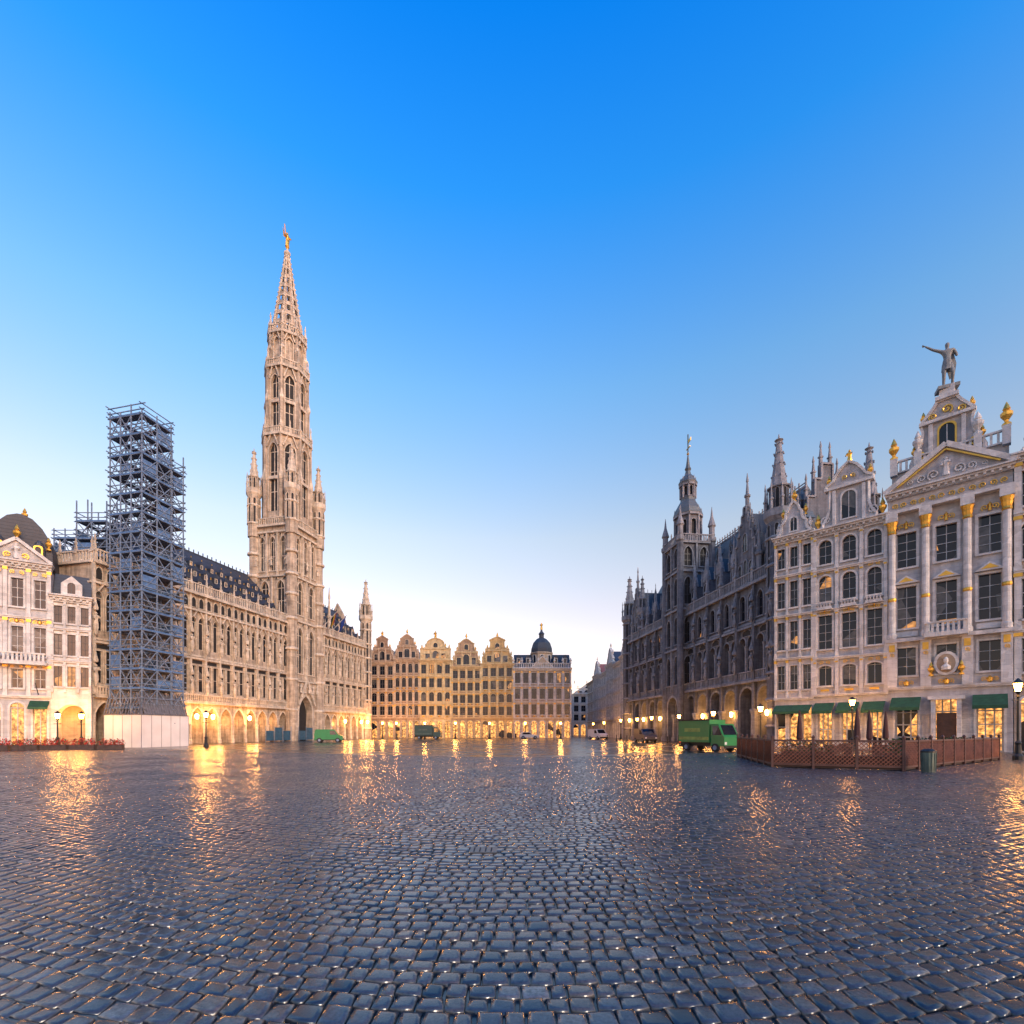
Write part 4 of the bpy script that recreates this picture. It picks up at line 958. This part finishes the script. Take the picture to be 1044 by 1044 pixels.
# shrubs behind the terrace trellis
for (x0,y0),(x1,y1) in zip(pts[1:],pts[2:]):
    L=math.hypot(x1-x0,y1-y0); d_=deg(x1-x0,y1-y0); ff=Fr(None,x0,y0,d_)
    n=int(L/3.1)
    for i in range(n):
        q=ff.p(.4+i*3.1,-.6,0); planter('shrub_planter',q[0],q[1],d_,2.0,(.10,.12,.04),.62,.75,220,.2)
def parasol(x,y,col):
    b=Bd('closed_parasol',(x,y,0),dict(pole=M_IRON,canopy=plain('parasol_cloth',col,.8),foot=M_IRON)); f=Fr(b,x,y,0)
    f.lathe('foot',0,0,[(.35,0),(.35,.08),(.05,.1)],10); f.lathe('pole',0,0,[(.03,.08),(.03,2.9)],8)
    f.lathe('canopy',0,0,[(.06,1.1),(.17,1.25),(.15,1.7),(.11,2.3),(.05,2.8),(.02,2.95)],8,0); b.done()
for x,y in ((19,27),(21.5,29.5),(24,31.5),(17,29)): parasol(x,y,(.06,.02,.02))
def table(x,y):
    b=Bd('cafe_table',(x,y,0),dict(top=M_DOOR,legs=M_IRON,chairs=M_DOOR)); f=Fr(b,x,y,R(0,90))
    f.lathe('top',0,0,[(.38,.72),(.38,.75)],12); f.lathe('legs',0,0,[(.22,0),(.04,.06),(.03,.72)],8)
    for s_ in (-1,1):
        f.box('chairs',s_*.7-.2,s_*.7+.2,-.2,.2,.42,.46); f.box('chairs',s_*.88-.02,s_*.88+.02,-.2,.2,.46,.9)
        for du in (-.18,.18):
            for dv in (-.18,.18): f.box('chairs',s_*.7+du-.015,s_*.7+du+.015,dv-.015,dv+.015,0,.42)
    b.done()
for x,y in ((15,25),(17.5,24.5),(19.5,26),(22,28),(18,27.5),(21,31)): table(x,y)
b=Bd('litter_bin',(16.9,19.9,0),dict(body=plain('bin_green',(.09,.14,.12),.5,.2),lid=M_IRON)); f=Fr(b,16.9,19.9,0)
f.lathe('body',0,0,[(.2,0),(.22,.03),(.25,.8),(.25,.82)],14); f.lathe('lid',0,0,[(.27,.82),(.27,.88),(.15,.96),(.02,.97)],14)
for k in range(14):
    a=2*math.pi*k/14; f.beam('body',(.22*math.cos(a),.22*math.sin(a),.05),(.26*math.cos(a),.26*math.sin(a),.8),.012)
b.done()
b=Bd('site_fence',T.p(27,2.2,0),dict(panels=plain('blue_panel',(.03,.10,.16),.6),posts=M_STEEL)); f=Fr(b,*T.p(23,1.8,0)[:2],T.d)
for i in range(6): 
    if i!=3: f.box('panels',i*1.9+.14,i*1.9+1.7,-.03,.03,.2,1.7+.5*(i%2))
    f.box('posts',i*1.9-.03,i*1.9+.03,-.05,.05,0,2.4)
b.done()
for i in range(9):
    x,y,_=K.p(3+i*5,7,0); b=Bd('bollard',(x,y,0),dict(post=M_IRON)); Fr(b,x,y,0).lathe('post',0,0,[(.12,0),(.1,.1),(.07,.15),(.07,.75),(.1,.8),(.1,.86),(.04,.95)],10); b.done()

# ------------------------------------------------------------------ GROUND
def cobble_mat(name,mesh=True):
    m,nt,b=nm(name); L=nt.links
    tc=N(nt,'ShaderNodeTexCoord'); geo=N(nt,'ShaderNodeNewGeometry')
    if mesh: rnd=geo.outputs['Random Per Island']
    else:
        mp=N(nt,'ShaderNodeMapping'); mp.inputs['Scale'].default_value=(5.6,5,1); L.new(tc.outputs['Object'],mp.inputs['Vector'])
        vo=N(nt,'ShaderNodeTexVoronoi'); vo.inputs['Scale'].default_value=1; L.new(mp.outputs[0],vo.inputs['Vector'])
        sp_=N(nt,'ShaderNodeSeparateColor'); L.new(vo.outputs['Color'],sp_.inputs[0]); rnd=sp_.outputs[0]
    r=ramp(nt,[(0,(.016,.019,.024)),(.2,(.045,.052,.062)),(.4,(.08,.085,.092)),(.58,(.11,.088,.070)),(.72,(.04,.05,.07)),(.86,(.14,.11,.085)),(.95,(.06,.07,.085)),(1,(.20,.19,.18))],rnd)
    n1=N(nt,'ShaderNodeTexNoise'); n1.inputs['Scale'].default_value=.35; n1.inputs['Detail'].default_value=5; L.new(tc.outputs['Object'],n1.inputs['Vector'])
    n2=N(nt,'ShaderNodeTexNoise'); n2.inputs['Scale'].default_value=30; n2.inputs['Detail'].default_value=6; n2.inputs['Roughness'].default_value=.72; L.new(tc.outputs['Object'],n2.inputs['Vector'])
    n4=N(nt,'ShaderNodeTexNoise'); n4.inputs['Scale'].default_value=.16; n4.inputs['Detail'].default_value=3; L.new(tc.outputs['Object'],n4.inputs['Vector'])
    col=mixc(nt,ramp(nt,[(.35,(0,0,0)),(.65,(.75,.75,.75))],n2.outputs['Fac']).outputs[0],r.outputs[0],(.022,.023,.026))
    col=mixc(nt,ramp(nt,[(.45,(0,0,0)),(.65,(.5,.5,.5))],n4.outputs['Fac']).outputs[0],col,(.095,.06,.04))
    if not mesh: col=mixc(nt,.7,col,(.018,.017,.017))
    L.new(col,b.inputs['Base Color'])
    wet=ramp(nt,[(.38,(.11,.11,.11)),(.62,(.24,.24,.24))],n1.outputs['Fac'])
    ro=mth(nt,'ADD',wet.outputs[0],mth(nt,'MULTIPLY',mth(nt,'SUBTRACT',n2.outputs['Fac'],.5),.25),True)
    if not mesh: ro=mth(nt,'ADD',wet.outputs[0],.07)
    ro=mth(nt,'MAXIMUM',ro,.09)
    L.new(ro,b.inputs['Roughness']); b.inputs['Specular IOR Level'].default_value=.8
    bp=N(nt,'ShaderNodeBump'); bp.inputs['Distance'].default_value=.006 if mesh else .03; bp.inputs['Strength'].default_value=.22 if mesh else .28
    if mesh: L.new(n2.outputs['Fac'],bp.inputs['Height'])
    else:
        vd=N(nt,'ShaderNodeTexVoronoi'); vd.feature='SMOOTH_F1'; vd.inputs['Scale'].default_value=1; L.new(mp.outputs[0],vd.inputs['Vector'])
        h=mth(nt,'MULTIPLY',vd.outputs['Distance'],-.6); L.new(h,bp.inputs['Height'])
    L.new(bp.outputs[0],b.inputs['Normal'])
    return m
me=bpy.data.meshes.new('ground'); s=1500
me.from_pydata([(-s,-s,0),(s,-s,0),(s,s,0),(-s,s,0)],[],[(0,1,2,3)]); me.materials.append(cobble_mat('distant_wet_cobbles',False))
o=bpy.data.objects.new('ground',me); S.collection.objects.link(o)

def stones():
    U=[];V=[];WU=[];WV=[]
    v=-6.0
    while v<31:
        rv=np.random.uniform(.14,.19); half=max(8,1.25*(v+5)+5)
        n=int(2*half/.152); w=np.random.uniform(.11,.195,n); x=np.cumsum(w)-half-np.random.uniform(0,.2)
        U.append(x-w/2); WU.append(w); V.append(np.full(n,v+rv/2)); WV.append(np.full(n,rv)); v+=rv
    U=np.concatenate(U);V=np.concatenate(V);WU=np.concatenate(WU);WV=np.concatenate(WV)
    mh=~((np.abs(U+.4)<.20)&(np.abs(V-6.9)<.2)); U,V,WU,WV=U[mh],V[mh],WU[mh],WV[mh]
    n=len(U); g=np.random.uniform(.006,.018,n)
    sg=np.array([(-1,-1),(1,-1),(1,1),(-1,1)],float)
    hz=.024+np.random.normal(0,.0018,n)+.006*np.sin(U*.55+V*.2)*np.sin(V*.5)+.003*np.sin(U*1.7-V*1.1); tx=np.random.normal(0,.020,n); ty=np.random.normal(0,.030,n)
    V=V+np.random.normal(0,.005,n)
    rings=[(0.0,None),(0.002,.6),(.009,.93),(.032,1.0)]
    out=np.zeros((n,16,3)); jit=np.random.normal(0,.006,(n,4,2)); cz=np.random.normal(0,.0009,(n,4))
    for k,(ins,zf) in enumerate(rings):
        hx=(WU/2-g/2-ins)[:,None]; hy=(WV/2-g/2-ins)[:,None]
        dx=sg[None,:,0]*hx+jit[:,:,0]; dy=sg[None,:,1]*hy+jit[:,:,1]
        z=np.zeros((n,4)) if zf is None else hz[:,None]*zf+(dx*tx[:,None]+dy*ty[:,None])+cz
        if zf is not None: z=z+(.0006 if k==3 else 0)
        X=U[:,None]+dx; Yv=V[:,None]+dy
        out[:,k*4:(k+1)*4,0]=X; out[:,k*4:(k+1)*4,1]=Yv+.48*(np.sqrt(X**2+16)-4); out[:,k*4:(k+1)*4,2]=z
    F=[]
    for k in range(3):
        for i in range(4): F.append((k*4+i,k*4+(i+1)%4,(k+1)*4+(i+1)%4,(k+1)*4+i))
    F.append((12,13,14,15)); F=np.array(F)
    A=(F[None]+(np.arange(n)*16)[:,None,None]).reshape(-1,4)
    me=bpy.data.meshes.new('cobblestones'); me.vertices.add(n*16); me.vertices.foreach_set('co',out.ravel())
    me.loops.add(A.size); me.loops.foreach_set('vertex_index',A.ravel().astype(np.int32))
    me.polygons.add(len(A)); me.polygons.foreach_set('loop_start',np.arange(0,A.size,4,dtype=np.int32)); me.polygons.foreach_set('loop_total',np.full(len(A),4,dtype=np.int32))
    me.polygons.foreach_set('use_smooth',np.ones(len(A),bool)); me.update(); me.validate()
    me.materials.append(cobble_mat('wet_cobblestone',True))
    o=bpy.data.objects.new('cobblestones',me); S.collection.objects.link(o); print('stones',n)
stones()
b=Bd('drain_cover',(-.4,6.92,0),dict(plate=plain('drain_iron',(.07,.075,.085),.35,.3),slots=M_DARK)); f=Fr(b,-.4,6.92,0)
f.box('plate',-.19,.19,-.17,.17,0,.024)
for i in range(4): f.box('slots',-.14+i*.08,-.12+i*.08,-.12,.12,.024,.026)
b.done()

# ------------------------------------------------------------------ WORLD + WARM FILL + CAMERA
w=bpy.data.worlds.new('World'); S.world=w; w.use_nodes=True; nt=w.node_tree; bg=nt.nodes['Background']
sky=nt.nodes.new('ShaderNodeTexSky'); sky.sky_type='NISHITA'; sky.sun_disc=False
az=math.atan2(.62,-.78)
sky.sun_elevation=math.radians(14); sky.sun_rotation=az; sky.air_density=1.0; sky.dust_density=.6; sky.ozone_density=3.0
tc=nt.nodes.new('ShaderNodeTexCoord'); xyz=nt.nodes.new('ShaderNodeSeparateXYZ'); nt.links.new(tc.outputs['Generated'],xyz.inputs[0])
tint=ramp(nt,[(0,(.73,.40,.305)),(.09,(.74,.405,.31)),(.243,(.80,.445,.325)),(.363,(.78,.51,.37)),(.568,(.42,.55,.56)),(.737,(.08,.49,.76)),(.83,(.012,.42,.82)),(1,(.012,.40,.82))],xyz.outputs[2])
c1=mixc(nt,1.0,sky.outputs[0],tint.outputs[0],'MULTIPLY')
c2=mixc(nt,1.0,c1,(5.0,5.0,5.0),'MULTIPLY')
nt.links.new(c2,bg.inputs[0]); bg.inputs[1].default_value=.14
sl=bpy.data.lights.new('warm_fill',type='SUN'); sl.energy=2.0; sl.angle=math.radians(12); sl.color=(1,.84,.66)  # added warm fill for the facades; the real sun is below the horizon
so=bpy.data.objects.new('warm_fill',sl); S.collection.objects.link(so)
el=math.radians(24); d=Vector((math.sin(az)*math.cos(el),math.cos(az)*math.cos(el),math.sin(el)))
so.rotation_euler=(-d).to_track_quat('-Z','Y').to_euler(); so.location=(30,-40,60)
S.view_settings.view_transform='Standard'; S.view_settings.look='None'; S.view_settings.exposure=0
cd=bpy.data.cameras.new('camera'); cd.lens=36*500/1044; cd.sensor_width=36; cd.shift_y=.2136; cd.clip_end=4000; cd.clip_start=.05
co=bpy.data.objects.new('camera',cd); co.location=(0,0,1.7); co.rotation_euler=(math.radians(90),0,0); S.collection.objects.link(co); S.camera=co
print('objs',len(bpy.data.objects))
